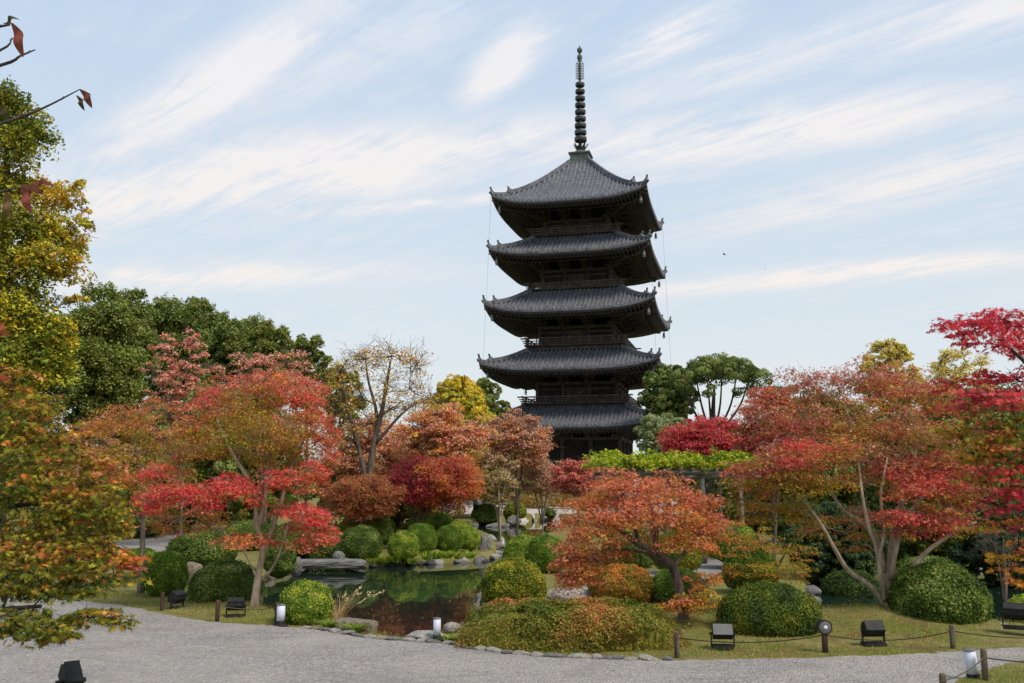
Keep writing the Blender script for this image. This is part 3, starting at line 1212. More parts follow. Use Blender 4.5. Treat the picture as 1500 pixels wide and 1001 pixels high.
    mb.lathe([(.92, zz), (.90, zz + .12), (.70, (zz + zc) / 2 + .12), (.42, zc)], 20)
    mb.build('inverted_bowl', M_COPPER, spire, True)
    mb = MB()
    zl, zh = zb(221), zb(212)
    for i in range(8):
        a = i * PI / 4
        P = [((.35 + .42 * t + .12 * t * t) * math.cos(a), (.35 + .42 * t + .12 * t * t) * math.sin(a), zl + (zh - zl) * t ** 1.4) for t in np.linspace(0, 1, 6)]
        for j in range(5):
            mb.beam(P[j], P[j + 1], .42 * (1 - .6 * j / 5), .07)
    mb.lathe([(.5, zl), (.62, zl + .3), (.55, zl + .55), (.3, zl + .6)], 16)
    mb.build('lotus_collar', M_BRONZE, spire)
    mb = MB()
    mb.lathe([(.17, zb(224)), (.12, zb(72))], 10)
    mb.build('mast', M_BRONZE, spire, True)
    ys = np.linspace(204.5, 124.5, 9)
    for i, y in enumerate(ys):
        rr_ = .74 - .19 * i / 8
        z = zb(y)
        hh = .25 - .04 * i / 8
        mb = MB()
        mb.lathe([(rr_ - .14, -hh), (rr_ - .02, -hh), (rr_ + .02, -hh * .4), (rr_ + .02, hh * .4), (rr_ - .02, hh), (rr_ - .14, hh)], 18, (0, 0, z), capb=False, capt=False)
        mb.lathe([(rr_ - .14, hh), (rr_ - .15, 0), (rr_ - .14, -hh)], 18, (0, 0, z), capb=False, capt=False)
        for j in range(8):
            a = j * PI / 4
            mb.beam((.1 * math.cos(a), .1 * math.sin(a), z), ((rr_ - .1) * math.cos(a), (rr_ - .1) * math.sin(a), z), .09, .16)
        mb.lathe([(.2, -.2), (.2, .2)], 10, (0, 0, z))
        mb.build('spire_ring', M_BRONZE, spire)
    mb = MB()
    zl, zh = zb(117.5), zb(93)
    for i in range(4):
        a = i * PI / 2 + .3
        ca, sa = math.cos(a), math.sin(a)
        for r_, lo, hi in ((.46, .04, .96), (.30, .0, 1.0)):
            mb.beam((r_ * ca, r_ * sa, zl + (zh - zl) * lo), (r_ * ca, r_ * sa, zl + (zh - zl) * hi), .05, .05)
        for t in np.linspace(.08, .94, 7):
            mb.beam((.1 * ca, .1 * sa, zl + (zh - zl) * t), (.5 * ca, .5 * sa, zl + (zh - zl) * min(1, t + .05)), .045, .07)
        mb.beam((.12 * ca, .12 * sa, zh + .5), (.42 * ca, .42 * sa, zh - .1), .05, .06)
    mb.lathe([(.2, zl), (.2, zh)], 8)
    mb.build('water_flame', M_COPPER, spire)
    mb = MB()

    def ball(z, r, sq=1.0):
        mb.lathe([(max(r * math.sin(t), .01), z - r * sq * math.cos(t)) for t in np.linspace(.05, PI - .05, 9)], 12)
    ball(zb(84.5), .33, 1.35)
    ball(zb(74), .34, 1.1)
    mb.lathe([(.2, zb(90)), (.2, zb(88.5))], 10)
    mb.lathe([(.12, zb(71)), (.01, zb(66.5))], 8)
    mb.build('sacred_jewel', M_COPPER, spire, True)
    return root


# ------------------------------------------------------------------ shrubs, grasses, rocks
def shrub(label, x0, x1, y0, y1, Y, pal, n, leaf=.05, seed=0, name='clipped_shrub', cat='shrub', group=None, depth=1.0, bumpy=.055, flatb=.40, sq=2.1, mat=None, light=None):
    """clipped dome seen between pixels; leaves spread over and just under its skin"""
    rng = np.random.default_rng(seed + 1000)
    c0 = W((x0 + x1) / 2, y1, Y)
    hw = (x1 - x0) / 2 * Y / F * .96
    H = (y1 - y0) * Y / F * .95
    Hc = H * flatb                          # widest level above the bottom
    hd = hw * depth
    root = empty(name, (c0[0], c0[1], c0[2]), label, cat, group)

    def sup(d, k=1.0):
        # superellipsoid radius along direction d
        up_ = np.where(d[:, 2] > 0, H - Hc, Hc + .12)
        e = (np.abs(d[:, 0] / hw) ** sq + np.abs(d[:, 1] / hd) ** sq + np.abs(d[:, 2] / up_) ** sq) ** (-1 / sq)
        return e * k

    def lump(p):
        return np.array([mnoise.noise(Vector((q[0] * 2.6 / max(hw, .5) + seed * 3.1, q[1] * 2.6 / max(hw, .5), q[2] * 2.6 / max(hw, .5)))) + .6 * mnoise.noise(Vector((q[0] * 7 / max(hw, .5), q[1] * 7 / max(hw, .5) + seed, q[2] * 7 / max(hw, .5)))) for q in p])
    n = int(n * 1.7)
    leaf = leaf * .8
    d = unit(rng.normal(size=(n, 3)))
    d[:, 2] = np.where(d[:, 2] < -.55, -d[:, 2], d[:, 2])
    rad = sup(d)
    P = d * rad[:, None]
    lf = lump(P)
    k = 1 + bumpy * lf * 1.2 - np.abs(rng.normal(0, .05, n)) + (rng.random(n) < .06) * rng.random(n) * .08
    P = P * k[:, None]
    up_ = np.where(d[:, 2] > 0, H - Hc, Hc + .12)
    Nn = np.stack([np.sign(d[:, 0]) * np.abs(P[:, 0] / hw) ** (sq - 1) / hw, np.sign(d[:, 1]) * np.abs(P[:, 1] / hd) ** (sq - 1) / hd, np.sign(d[:, 2]) * np.abs(P[:, 2] / up_) ** (sq - 1) / up_], -1)
    N = unit(Nn) + rng.normal(0, .7, (n, 3)) + np.array((0, 0, .25))
    cols = np.array([pick(pal, rng) for _ in range(64)])
    f = np.array([mnoise.noise(Vector(q * 2.2 / max(hw, .4) + Vector((seed, 0, 0)))) for q in map(Vector, P[:: 1])])
    idx = np.clip(((f * .8 + .5 + rng.normal(0, .22, n)) * 64).astype(int), 0, 63)
    srt = cols[np.argsort(cols.sum(1))]
    col = srt[idx] * (1 + rng.normal(0, .18, (n, 1)))
    P[:, 2] += Hc
    leaf_mesh('foliage', P, N, leaf * (.7 + .6 * rng.random(n)), col, 'quad', mat or M_EVER, root, rng)
    # leafy inner mass
    bm = bmesh.new()
    bmesh.ops.create_icosphere(bm, subdivisions=4, radius=1.0)
    co = np.array([v.co for v in bm.verts])
    q = unit(co)
    rr = sup(q, .93) * (1 + bumpy * lump(q * sup(q)[:, None]))
    for v, a, r_ in zip(bm.verts, q, rr):
        v.co = Vector(a * r_) + Vector((0, 0, Hc))
    me = bpy.data.meshes.new('inner_mass')
    bm.to_mesh(me)
    bm.free()
    me.polygons.foreach_set('use_smooth', np.ones(len(me.polygons), dtype=bool))
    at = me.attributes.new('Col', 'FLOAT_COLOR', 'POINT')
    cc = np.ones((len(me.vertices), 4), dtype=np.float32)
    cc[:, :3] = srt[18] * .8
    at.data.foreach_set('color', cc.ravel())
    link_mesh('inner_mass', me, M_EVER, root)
    # short stems at the foot
    mb = MB()
    for i in range(5):
        a = rng.random() * 2 * PI
        mb.tube([(hw * .15 * math.cos(a), hd * .15 * math.sin(a), -.1), (hw * .4 * math.cos(a), hd * .4 * math.sin(a), Hc + .1)], [.03, .015], 5)
    mb.build('stem', M_BARKDARK, root)
    return root


ROCKM = {}


def rock_mesh(key, seed, mat, cuts=14, sub=4):
    if key in ROCKM:
        return ROCKM[key]
    rng = np.random.default_rng(seed)
    bm = bmesh.new()
    bmesh.ops.create_icosphere(bm, subdivisions=sub, radius=1.0)
    nrm = unit(rng.normal(size=(cuts, 3)))
    dd = .62 + .38 * rng.random(cuts)
    for v in bm.verts:
        q = np.array(v.co)
        q /= np.linalg.norm(q)
        dots = nrm @ q
        r = 1.0
        ok = dots > .05
        rc = (dd[ok] / dots[ok])
        if len(rc):
            rs = np.sort(rc)[:3]
            r = min(1.0, -math.log(np.sum(np.exp(-rs * 16))) / 16 + .02)
        nn = mnoise.noise(Vector(q * 2.7) + Vector((seed, 0, 0))) * .07 + mnoise.noise(Vector(q * 7) + Vector((0, seed, 0))) * .035
        v.co = Vector(q * (r + nn))
    me = bpy.data.meshes.new(key)
    bm.to_mesh(me)
    bm.free()
    me.polygons.foreach_set('use_smooth', np.ones(len(me.polygons), dtype=bool))
    me.materials.append(mat)
    ROCKM[key] = me
    return me


def rock(label, px0, px1, py0, py1, Y, seed, mat, key=None, depth=.8, name='rock', cat='rock', group=None, rz=0.0, sink=.12):
    me = rock_mesh(key or ('rock_%d' % seed), seed, mat)
    o = link_mesh(name, me)
    k = Y / F
    c = W((px0 + px1) / 2, (py0 + py1) / 2, Y)
    hx, hz = (px1 - px0) / 2 * k / .88, (py1 - py0) / 2 * k / .88
    o.scale = (hx, hx * depth, hz * (1 + sink))
    o.location = (c[0], c[1], c[2] - hz * sink)
    o.rotation_euler = (0, 0, rz)
    return tag(o, label, cat, group)


def tuft(label, px, py, Y, r, h, n, pal, seed, name='sedge_clump', cat='grass clump', group=None, width=.008, droop=.6, plume=0, zbase=None):
    """arching blades; optional plumes at the tips"""
    rng = np.random.default_rng(seed)
    c = W(px, py, Y)
    if zbase is not None:
        c[2] = zbase
    V, Fc, Cc = [], [], []
    seg = 5
    plV = []
    for i in range(n):
        a = rng.random() * 2 * PI
        rr = r * .35 * math.sqrt(rng.random())
        L = h * (.6 + .5 * rng.random())
        out = r * (.4 + .8 * rng.random())
        base = np.array((rr * math.cos(a), rr * math.sin(a), 0))
        dirn = np.array((math.cos(a + rng.normal(0, .4)), math.sin(a + rng.normal(0, .4)), 0))
        side = np.array((-dirn[1], dirn[0], 0))
        col = pick(pal, rng) * (1 + rng.normal(0, .15))
        s0 = len(V)
        for j in range(seg):
            t = j / (seg - 1)
            p = base + dirn * out * t ** 1.6 + np.array((0, 0, L * (t - droop * .55 * t ** 2.6)))
            w = width * (1 - t * .85)
            V += [p - side * w, p + side * w]
            Cc += [col, col]
        for j in range(seg - 1):
            b = s0 + 2 * j
            Fc.append((b, b + 1, b + 3, b + 2))
        if plume and i % plume == 0:
            s0 = len(V)
            q = V[-1]
            dq = unit(np.array(V[-1]) - np.array(V[-3]))
            for m in range(10):
                tp = np.array(q) + dq * .02 * m + rng.normal(0, .012, 3)
                s1 = len(V)
                V += [tp, tp + rng.normal(0, .012, 3) + dq * .03, tp + dq * .06, tp + rng.normal(0, .012, 3) + dq * .03]
                Cc += [C['tan'] * 1.25] * 4
                Fc.append((s1, s1 + 1, s1 + 2, s1 + 3))
    me = np_mesh(name, np.array(V), np.array(Fc).ravel(), 4)
    at = me.attributes.new('Col', 'FLOAT_COLOR', 'POINT')
    cc = np.ones((len(V), 4), dtype=np.float32)
    cc[:, :3] = np.clip(np.array(Cc), .005, .9)
    at.data.foreach_set('color', cc.ravel())
    o = link_mesh(name, me, M_GRASS)
    o.location = c
    return tag(o, label, cat, group)


# ------------------------------------------------------------------ small built things
def floodlight(label, px, py, Y, rz=0.0, w=.36, h=.20, tilt=.5, stand=.22, front=False):
    """box floodlight on a U stand with a base plate; py is where its base meets the ground"""
    c = W(px, py, Y)
    root = empty('floodlight', tuple(c), label, 'floodlight', 'floodlights on the lawn')
    root.rotation_euler = (0, 0, rz)
    mb = MB()
    mb.box((0, 0, .02), (w * .55, .13, .015))
    mb.box((0, -.11, .045), (w * .55, .02, .012))
    mb.box((0, .11, .045), (w * .55, .02, .012))
    mb.build('base_plate', M_BLACK, root)
    mb = MB()
    for s in (-1, 1):
        mb.box((s * (w / 2 + .025), 0, .035 + stand / 2), (.012, .022, stand / 2))
        mb.lathe([(.03, -.015), (.03, .015)], 10, (s * (w / 2 + .03), 0, stand + .03))
    mb.box((0, .05, .042), (w / 2 + .025, .015, .008))
    mb.build('stand', M_BLACK, root)
    ct, st = math.cos(tilt), math.sin(tilt)
    Mx = np.array([[1, 0, 0], [0, ct, -st], [0, st, ct]])
    cc = np.array((0, 0, stand + .06))
    mb = MB()
    prof = [(-.5, -.5), (.5, -.5), (.62, .1), (.45, .5), (-.45, .5), (-.62, .1)]
    d = .20
    V = []
    for s in (-1, 1):
        for (a, b) in prof:
            V.append(Mx @ np.array((s * w / 2, a * d, b * h)) + cc)
    Fc = [tuple(range(5, -1, -1)), tuple(range(6, 12))] + [(i, (i + 1) % 6, 6 + (i + 1) % 6, 6 + i) for i in range(6)]
    mb.add(V, Fc)
    for i in range(7):
        mb.box(Mx @ np.array(((-1 + i / 3) * w * .42, .02, -h * .56)) + cc, (.006, d * .42, .025), Mx)
    mb.build('lamp_housing', M_BLACK, root)
    g = MB()
    g.box(Mx @ np.array((0, -d * .0, h * .5 + .012)) + cc, (w * .49, d * .48, .008), Mx)
    g.build('front_glass', M_GLASSDARK if front else M_BLACK, root)
    return root


def bollard(label, px, py, Y, hpx, wpx, lean=0.0):
    c = W(px, py, Y)
    k = Y / F
    h, r = hpx * k, wpx / 2 * k
    root = empty('lantern_bollard', tuple(c), label, 'lantern', 'white paper style path lanterns')
    root.rotation_euler = (0, lean, 0)
    mb = MB()
    mb.lathe([(r * 1.75, 0), (r * 1.7, .02), (r * 1.1, .035), (r * 1.06, h * .22), (r * 1.0, h * .24)], 18)
    mb.build('foot', M_BLACK, root)
    mb = MB()
    mb.lathe([(r * .96, h * .24), (r * .98, h * .6), (r * .96, h * .955)], 22)
    mb.build('shade', M_LAMPWHITE, root, True)
    mb = MB()
    mb.lathe([(r * 1.02, h * .95), (r * 1.05, h * .965), (r * 1.02, h * .99), (r * .6, h)], 22)
    mb.build('cap', M_GLASSDARK, root, True)
    return root


def post(label, px, py, Y, hpx, mat, r=.045, lean=0.0, group='rope fence posts'):
    c = W(px, py, Y)
    h = hpx * Y / F
    mb = MB()
    mb.lathe([(r * 1.05, -.15), (r, h * .3), (r * .97, h * .93), (r * .9, h * .985), (r * .55, h)], 12)
    mb.lathe([(r * 1.03, h * .72), (r * 1.12, h * .735), (r * 1.03, h * .75)], 12, capb=False, capt=False)
    o = mb.build('wooden_post', mat, None, True)
    o.location = c
    o.rotation_euler = (lean * .5, lean, px * .1)
    return tag(o, label, 'post', group), c + np.array((0, 0, h * .74))


def rope(label, a, b, sag, mat=None, r=.009):
    t = np.linspace(0, 1, 14)[:, None]
    P = np.array(a) * (1 - t) + np.array(b) * t
    P[:, 2] -= sag * 4 * (t * (1 - t))[:, 0]
    mb = MB()
    mb.tube(P, r, 6)
    o = mb.build('rope', mat or M_ROPE, None, True)
    return tag(o, label, 'rope', 'ropes strung between the posts')


def gy(py, z=0.0):
    return G(750, py, z)[1]


def gpy(Y, z=0.0):
    d = CP * Y + SP * (z - HC)
    u = -SP * Y + CP * (z - HC)
    return CY - F * u / d


# ------------------------------------------------------------------ the place
build_ground()
build_paths()
build_pagoda()
RNG = np.random.default_rng(77)


def wp(Y, pts):
    return [W(a, b, Y + c) for (a, b, c) in pts]


RED = [('red', 4), ('brightred', 3), ('coral', 3), ('rust', 1)]
BRED = [('brightred', 5), ('red', 2), ('coral', 1.5)]
COR = [('coral', 5), ('brightred', 1.5), ('rust', 2), ('orange', 1.5), ('olive', 1.5)]
OLV = [('olive', 6), ('rust', 1.2), ('ogreen', 3), ('orange', .8), ('lemon', 1)]
OLO = [('olive', 5), ('rust', 2), ('orange', 2), ('coral', 1.3), ('lemon', .6)]
DRD = [('darkred', 3), ('crimson', 2.5), ('maroon', 1), ('rust', 2.5), ('olive', 1)]
WINE = [('crimson', 1.5), ('darkred', 1.2), ('rose', 3), ('rust', 2.5), ('pinkbrown', 2.5), ('olive', 2)]
PNK = [('pink', 6), ('coral', 2), ('pinkbrown', 1.5), ('tan', 1)]
ORG = [('orange', 4), ('coral', 3), ('rust', 2), ('gold', 1)]
GRN = [('fgreen', 4), ('dgreen', 2), ('green', 3)]
EVG = [('fgreen', 5), ('green', 3), ('dgreen', .6), ('ogreen', .8), ('mid', .8)]
YLG = [('yellow', 2), ('gold', 2), ('lemon', 4), ('olive', 2.5), ('green', 3)]

# --- bright red maple by the pond
Y5 = gy(893)
stems = [(wp(Y5, [(372, 897, 0), (375, 870, 0), (380, 835, 0), (385, 806, 0), (376, 768, -.1), (374, 735, -.1), (362, 700, -.2), (335, 655, -.3), (318, 615, -.3)]),   .092, .026, .4),
         (wp(Y5, [(385, 812, 0), (398, 778, .1), (412, 735, .2), (425, 690, .3), (446, 640, .4), (455, 600, .4)]), .06, .02, 0),
         (wp(Y5, [(378, 775, 0), (388, 730, .3), (392, 690, .5), (396, 640, .6), (392, 600, .6)]), .05, .018, 0),
         (wp(Y5, [(384, 850, 0), (402, 828, -.2), (415, 795, -.4), (421, 770, -.5)]), .04, .018, 0),
         (wp(Y5, [(377, 850, 0), (367, 826, -.2), (355, 806, -.3), (340, 796, -.4)]), .03, .014, 0)]
it = [(335, 600, 0, 40, 28, 1300, OLV), (380, 580, .3, 42, 28, 1500, OLV), (425, 575, .2, 34, 26, 1200, COR), (460, 600, 0, 30, 28, 1100, RED), (305, 590, .2, 28, 24, 800, RED), (282, 618, 0, 30, 26, 900, COR),
      (318, 640, -.4, 40, 28, 1400, OLV), (375, 628, -.6, 42, 28, 1500, OLV), (428, 625, -.5, 38, 28, 1300, OLO), (478, 640, .2, 22, 34, 900, COR), (290, 650, .4, 32, 24, 900, OLV), (450, 665, .3, 34, 26, 1100, OLO), (485, 672, .3, 16, 20, 400, COR),
      (352, 658, .2, 36, 20, 800, OLV), (400, 660, .3, 36, 20, 800, OLO), (262, 680, .3, 26, 20, 700, OLO), (225, 688, -.2, 26, 16, 800, RED), (220, 735, -.3, 26, 22, 1000, BRED), (258, 722, -.5, 34, 22, 1200, RED), (300, 726, -.8, 32, 20, 1200, BRED), (340, 708, -.8, 32, 18, 1100, BRED),
      (372, 728, -.6, 20, 14, 400, RED), (400, 700, -.6, 30, 18, 800, RED), (438, 698, -.5, 34, 20, 1000, COR), (462, 684, -.3, 24, 20, 700, RED), (440, 748, -.7, 32, 13, 900, BRED), (462, 765, -.6, 30, 13, 900, BRED), (478, 783, -.3, 18, 12, 500, BRED), (425, 770, .1, 24, 11, 450, COR), (418, 742, .2, 26, 14, 600, COR),
      (452, 792, -.5, 30, 14, 800, COR), (345, 790, -.5, 38, 12, 700, ORG), (300, 760, .2, 36, 20, 800, OLO), (330, 572, .6, 34, 22, 800, COR), (385, 558, .5, 36, 18, 900, RED), (425, 556, .7, 26, 16, 600, COR),
      (455, 578, .8, 28, 22, 700, RED), (245, 765, .3, 26, 14, 450, OLO), (400, 788, .2, 26, 10, 400, COR), (380, 610, 1.0, 60, 36, 1200, OLO)]
grow_tree('maple_tree', 'red and olive maple with a pale forked trunk left of the pond', 'tree', 5, stems, px_clumps(Y5, it, .95), .062, 'star5', M_BARKPALE, M_LEAF, 'pad', 'maples of the garden', .006, 9, low=.5, padr=.44, flat=.36, padn_div=42, sub=2, zmin=1.15, rmul=.36)

# --- olive orange maple behind it
Y6 = gy(868)
stems = [(wp(Y6, [(206, 872, 0), (208, 835, 0), (209, 790, 0), (210, 740, 0), (205, 690, .1), (195, 640, .1)]), .095, .03, .25),
         (wp(Y6, [(210, 755, 0), (225, 700, .2), (240, 650, .3)]), .05, .02, 0)]
it = [(170, 615, 0, 36, 22, 1000, OLO), (205, 625, .2, 34, 22, 1000, OLO), (245, 640, .4, 32, 20, 800, OLV), (150, 650, 0, 32, 22, 900, OLV), (195, 665, -.3, 40, 22, 1100, OLV), (235, 690, .3, 36, 22, 900, OLV),
      (165, 690, -.2, 32, 20, 900, OLO), (200, 715, -.4, 34, 18, 900, OLV), (250, 655, 1, 32, 20, 700, OLO), (185, 605, .6, 36, 18, 700, COR), (150, 620, .6, 24, 16, 500, ORG), (270, 705, .8, 30, 20, 700, OLV),
      (160, 735, 0, 28, 14, 500, OLV), (225, 600, .7, 30, 16, 600, COR)]
grow_tree('maple_tree', 'slim olive maple behind the left clipped shrub', 'tree', 6, stems, px_clumps(Y6, it, .95), .064, 'tri3', M_BARK, M_LEAF, 'pad', 'maples of the garden', .006, 8, low=.5, padr=.44, flat=.45, padn_div=55, sub=1)

# --- spreading dark red maple on the right bank
Y14 = gy(908)
stems = [(wp(Y14, [(1301, 914, 0), (1301, 890, 0), (1300, 862, 0), (1305, 830, 0), (1308, 790, .1), (1318, 745, .2), (1335, 690, .3), (1345, 630, .4)]), .15, .03, .35),
         (wp(Y14, [(1296, 888, 0), (1276, 860, -.1), (1243, 836, -.2), (1222, 803, -.3), (1205, 772, -.3), (1180, 738, -.4), (1140, 705, -.5)]), .068, .02, 0),
         (wp(Y14, [(1298, 875, 0), (1291, 845, -.2), (1284, 805, -.3), (1272, 770, -.3), (1262, 720, -.2), (1255, 660, 0), (1240, 600, .2)]), .065, .02, 0),
         (wp(Y14, [(1294, 838, .0), (1284, 792, .3), (1262, 766, .4), (1236, 748, .4), (1215, 715, .5), (1195, 660, .5)]), .075, .02, 0),
         (wp(Y14, [(1297, 880, -.1), (1290, 850, -.25), (1288, 815, -.35), (1296, 775, -.4), (1290, 725, -.4), (1300, 670, -.4)]), .06, .02, 0),
         (wp(Y14, [(1303, 850, -.1), (1312, 810, -.3), (1322, 770, -.4), (1345, 735, -.5), (1370, 700, -.5)]), .055, .018, 0),
         (wp(Y14, [(1310, 868, 0), (1334, 836, .1), (1358, 808, .2), (1392, 784, .2), (1430, 765, .3)]), .08, .02, 0),
         (wp(Y14, [(1304, 815, 0), (1318, 775, .3), (1350, 730, .5), (1385, 690, .6), (1400, 640, .6)]), .07, .02, 0)]
it = [(1120, 605, .3, 44, 28, 1100, WINE), (1175, 560, .4, 40, 26, 900, DRD), (1225, 560, .5, 42, 30, 1200, WINE), (1275, 550, .3, 44, 28, 1300, WINE), (1325, 560, .4, 44, 28, 1200, WINE), (1370, 580, .3, 40, 28, 1000, COR),
      (1200, 610, .1, 46, 30, 1300, WINE), (1255, 610, -.1, 46, 30, 1300, OLO), (1310, 615, 0, 46, 30, 1200, WINE), (1360, 635, 0, 42, 28, 900, OLO), (1140, 640, 0, 42, 24, 1000, DRD), (1170, 665, -.8, 46, 24, 1600, RED),
      (1130, 675, -.6, 40, 22, 1200, WINE), (1220, 660, -.6, 46, 24, 1200, OLO), (1105, 710, -.2, 40, 22, 900, OLV), (1160, 705, -.6, 46, 22, 1300, OLV), (1210, 700, -.4, 42, 20, 1000, OLV), (1270, 665, .3, 44, 24, 900, PNK),
      (1330, 680, -.3, 44, 24, 1000, DRD), (1380, 675, -.5, 44, 20, 1200, DRD), (1360, 705, -.6, 44, 20, 1200, RED), (1405, 690, -.2, 36, 20, 900, DRD), (1330, 715, -.7, 40, 18, 1000, COR), (1270, 700, .3, 38, 18, 600, COR),
      (1110, 745, .2, 40, 18, 700, OLO), (1160, 745, .1, 40, 16, 700, OLV), (1335, 770, -.6, 44, 20, 1200, DRD), (1370, 760, -.6, 42, 22, 1300, DRD), (1390, 730, -.2, 44, 20, 900, OLO), (1300, 755, -.8, 36, 14, 700, RED),
      (1400, 765, .2, 40, 16, 800, OLV), (1260, 755, .5, 34, 16, 500, COR), (1090, 690, .3, 30, 20, 600, COR), (1240, 640, .7, 70, 40, 1000, OLV), (1330, 650, .8, 70, 40, 1000, OLO), (1180, 630, .9, 60, 36, 900, WINE),
      (1250, 790, .4, 30, 16, 400, OLV), (1200, 770, .6, 36, 16, 500, OLO), (1420, 720, .4, 40, 22, 700, DRD)]
grow_tree('maple_tree', 'wide dark red maple with bare limbs on the grassy mound', 'tree', 14, stems, px_clumps(Y14, it, .95, 1.0), .062, 'star5', M_BARKPALE, M_LEAF, 'pad', 'maples of the garden', .006, 9, low=.45, padr=.44, flat=.38, padn_div=42, sub=2, zmin=.9, rmul=.36)

# --- low coral maple with a bent trunk in the middle
Y17 = gy(917)
stems = [(wp(Y17, [(1000, 921, 0), (1001, 900, 0), (996, 872, 0), (990, 842, 0), (976, 818, -.05), (955, 806, -.1), (935, 797, -.1), (915, 782, -.1), (890, 765, -.1), (868, 752, 0)]), .125, .03, .3),
         (wp(Y17, [(960, 808, 0), (962, 780, .2), (975, 750, .3), (985, 722, .4)]), .06, .02, 0),
         (wp(Y17, [(935, 797, 0), (928, 765, -.3), (915, 735, -.3), (905, 712, -.2)]), .05, .02, 0),
         (wp(Y17, [(985, 832, 0), (1010, 800, .2), (1035, 770, .3)]), .05, .02, 0)]
CL = [('coral', 5), ('rust', 3), ('rose', 2), ('orange', 2), ('olive', .8)]
CO = [('orange', 3), ('rust', 4), ('coral', 2), ('olive', 2.5), ('lemon', .5)]
it = [(930, 715, 0, 44, 20, 1300, CL), (975, 712, .1, 42, 20, 1200, CL), (890, 728, .1, 40, 22, 1200, CL), (1010, 735, .2, 38, 24, 1100, CL), (855, 748, 0, 38, 24, 1200, CL), (905, 750, -.5, 44, 24, 1300, CL), (955, 745, -.4, 44, 24, 1200, CL),
      (1000, 760, -.3, 42, 22, 1100, CO), (1035, 765, .2, 30, 24, 800, CL), (840, 780, -.2, 34, 24, 1100, CL), (885, 778, -.6, 40, 20, 900, CO), (1040, 795, .1, 26, 20, 600, CO), (1000, 790, -.4, 40, 18, 700, CO), (835, 815, -.2, 32, 20, 900, CL),
      (850, 845, -.3, 32, 18, 900, CL), (870, 820, -.2, 34, 18, 700, CO), (900, 805, .3, 34, 16, 500, CO), (830, 850, .2, 22, 16, 500, CL), (950, 770, .6, 60, 30, 800, CO), (1010, 880, -.7, 26, 12, 450, CO), (1035, 878, -.6, 26, 14, 500, [('olive', 3), ('orange', 2), ('lemon', 1)]),
      (1030, 850, -.3, 24, 14, 420, CO), (985, 884, -.7, 20, 10, 300, ORG), (900, 700, .4, 40, 16, 700, CL), (1045, 735, .5, 26, 22, 500, CL)]
grow_tree('maple_tree', 'low domed coral maple with a bent trunk in front of the pond', 'tree', 17, stems, px_clumps(Y17, it, .95), .058, 'star5', M_BARK, M_LEAF, 'pad', 'maples of the garden', .0055, 9, low=.3, padr=.44, flat=.42, padn_div=50, sub=2)

# --- olive maple shoot between the middle and the right maple
Y19 = gy(870)
stems = [(wp(Y19, [(1130, 880, 0), (1128, 850, 0), (1120, 815, .1), (1110, 785, .2)]), .07, .02, .2), (wp(Y19, [(1128, 850, 0), (1145, 820, .2), (1160, 795, .3)]), .045, .015, 0)]
it = [(1085, 800, 0, 32, 18, 700, CO), (1120, 795, .2, 34, 20, 800, OLO), (1155, 810, .2, 32, 18, 700, OLV), (1100, 830, -.3, 36, 18, 800, OLV), (1145, 840, -.3, 34, 18, 800, OLV), (1075, 840, .1, 28, 18, 600, CO), (1120, 860, -.4, 32, 14, 500, OLV), (1170, 835, .3, 24, 16, 400, OLV), (1075, 775, .5, 24, 14, 400, CO)]
grow_tree('maple_tree', 'small olive orange maple behind the dark round hedge, left of the wide dark red maple', 'tree', 19, stems, px_clumps(Y19, it, .95), .062, 'tri3', M_BARK, M_LEAF, 'pad', 'maples of the garden', .006, 7, padr=.42, flat=.24, padn_div=60)

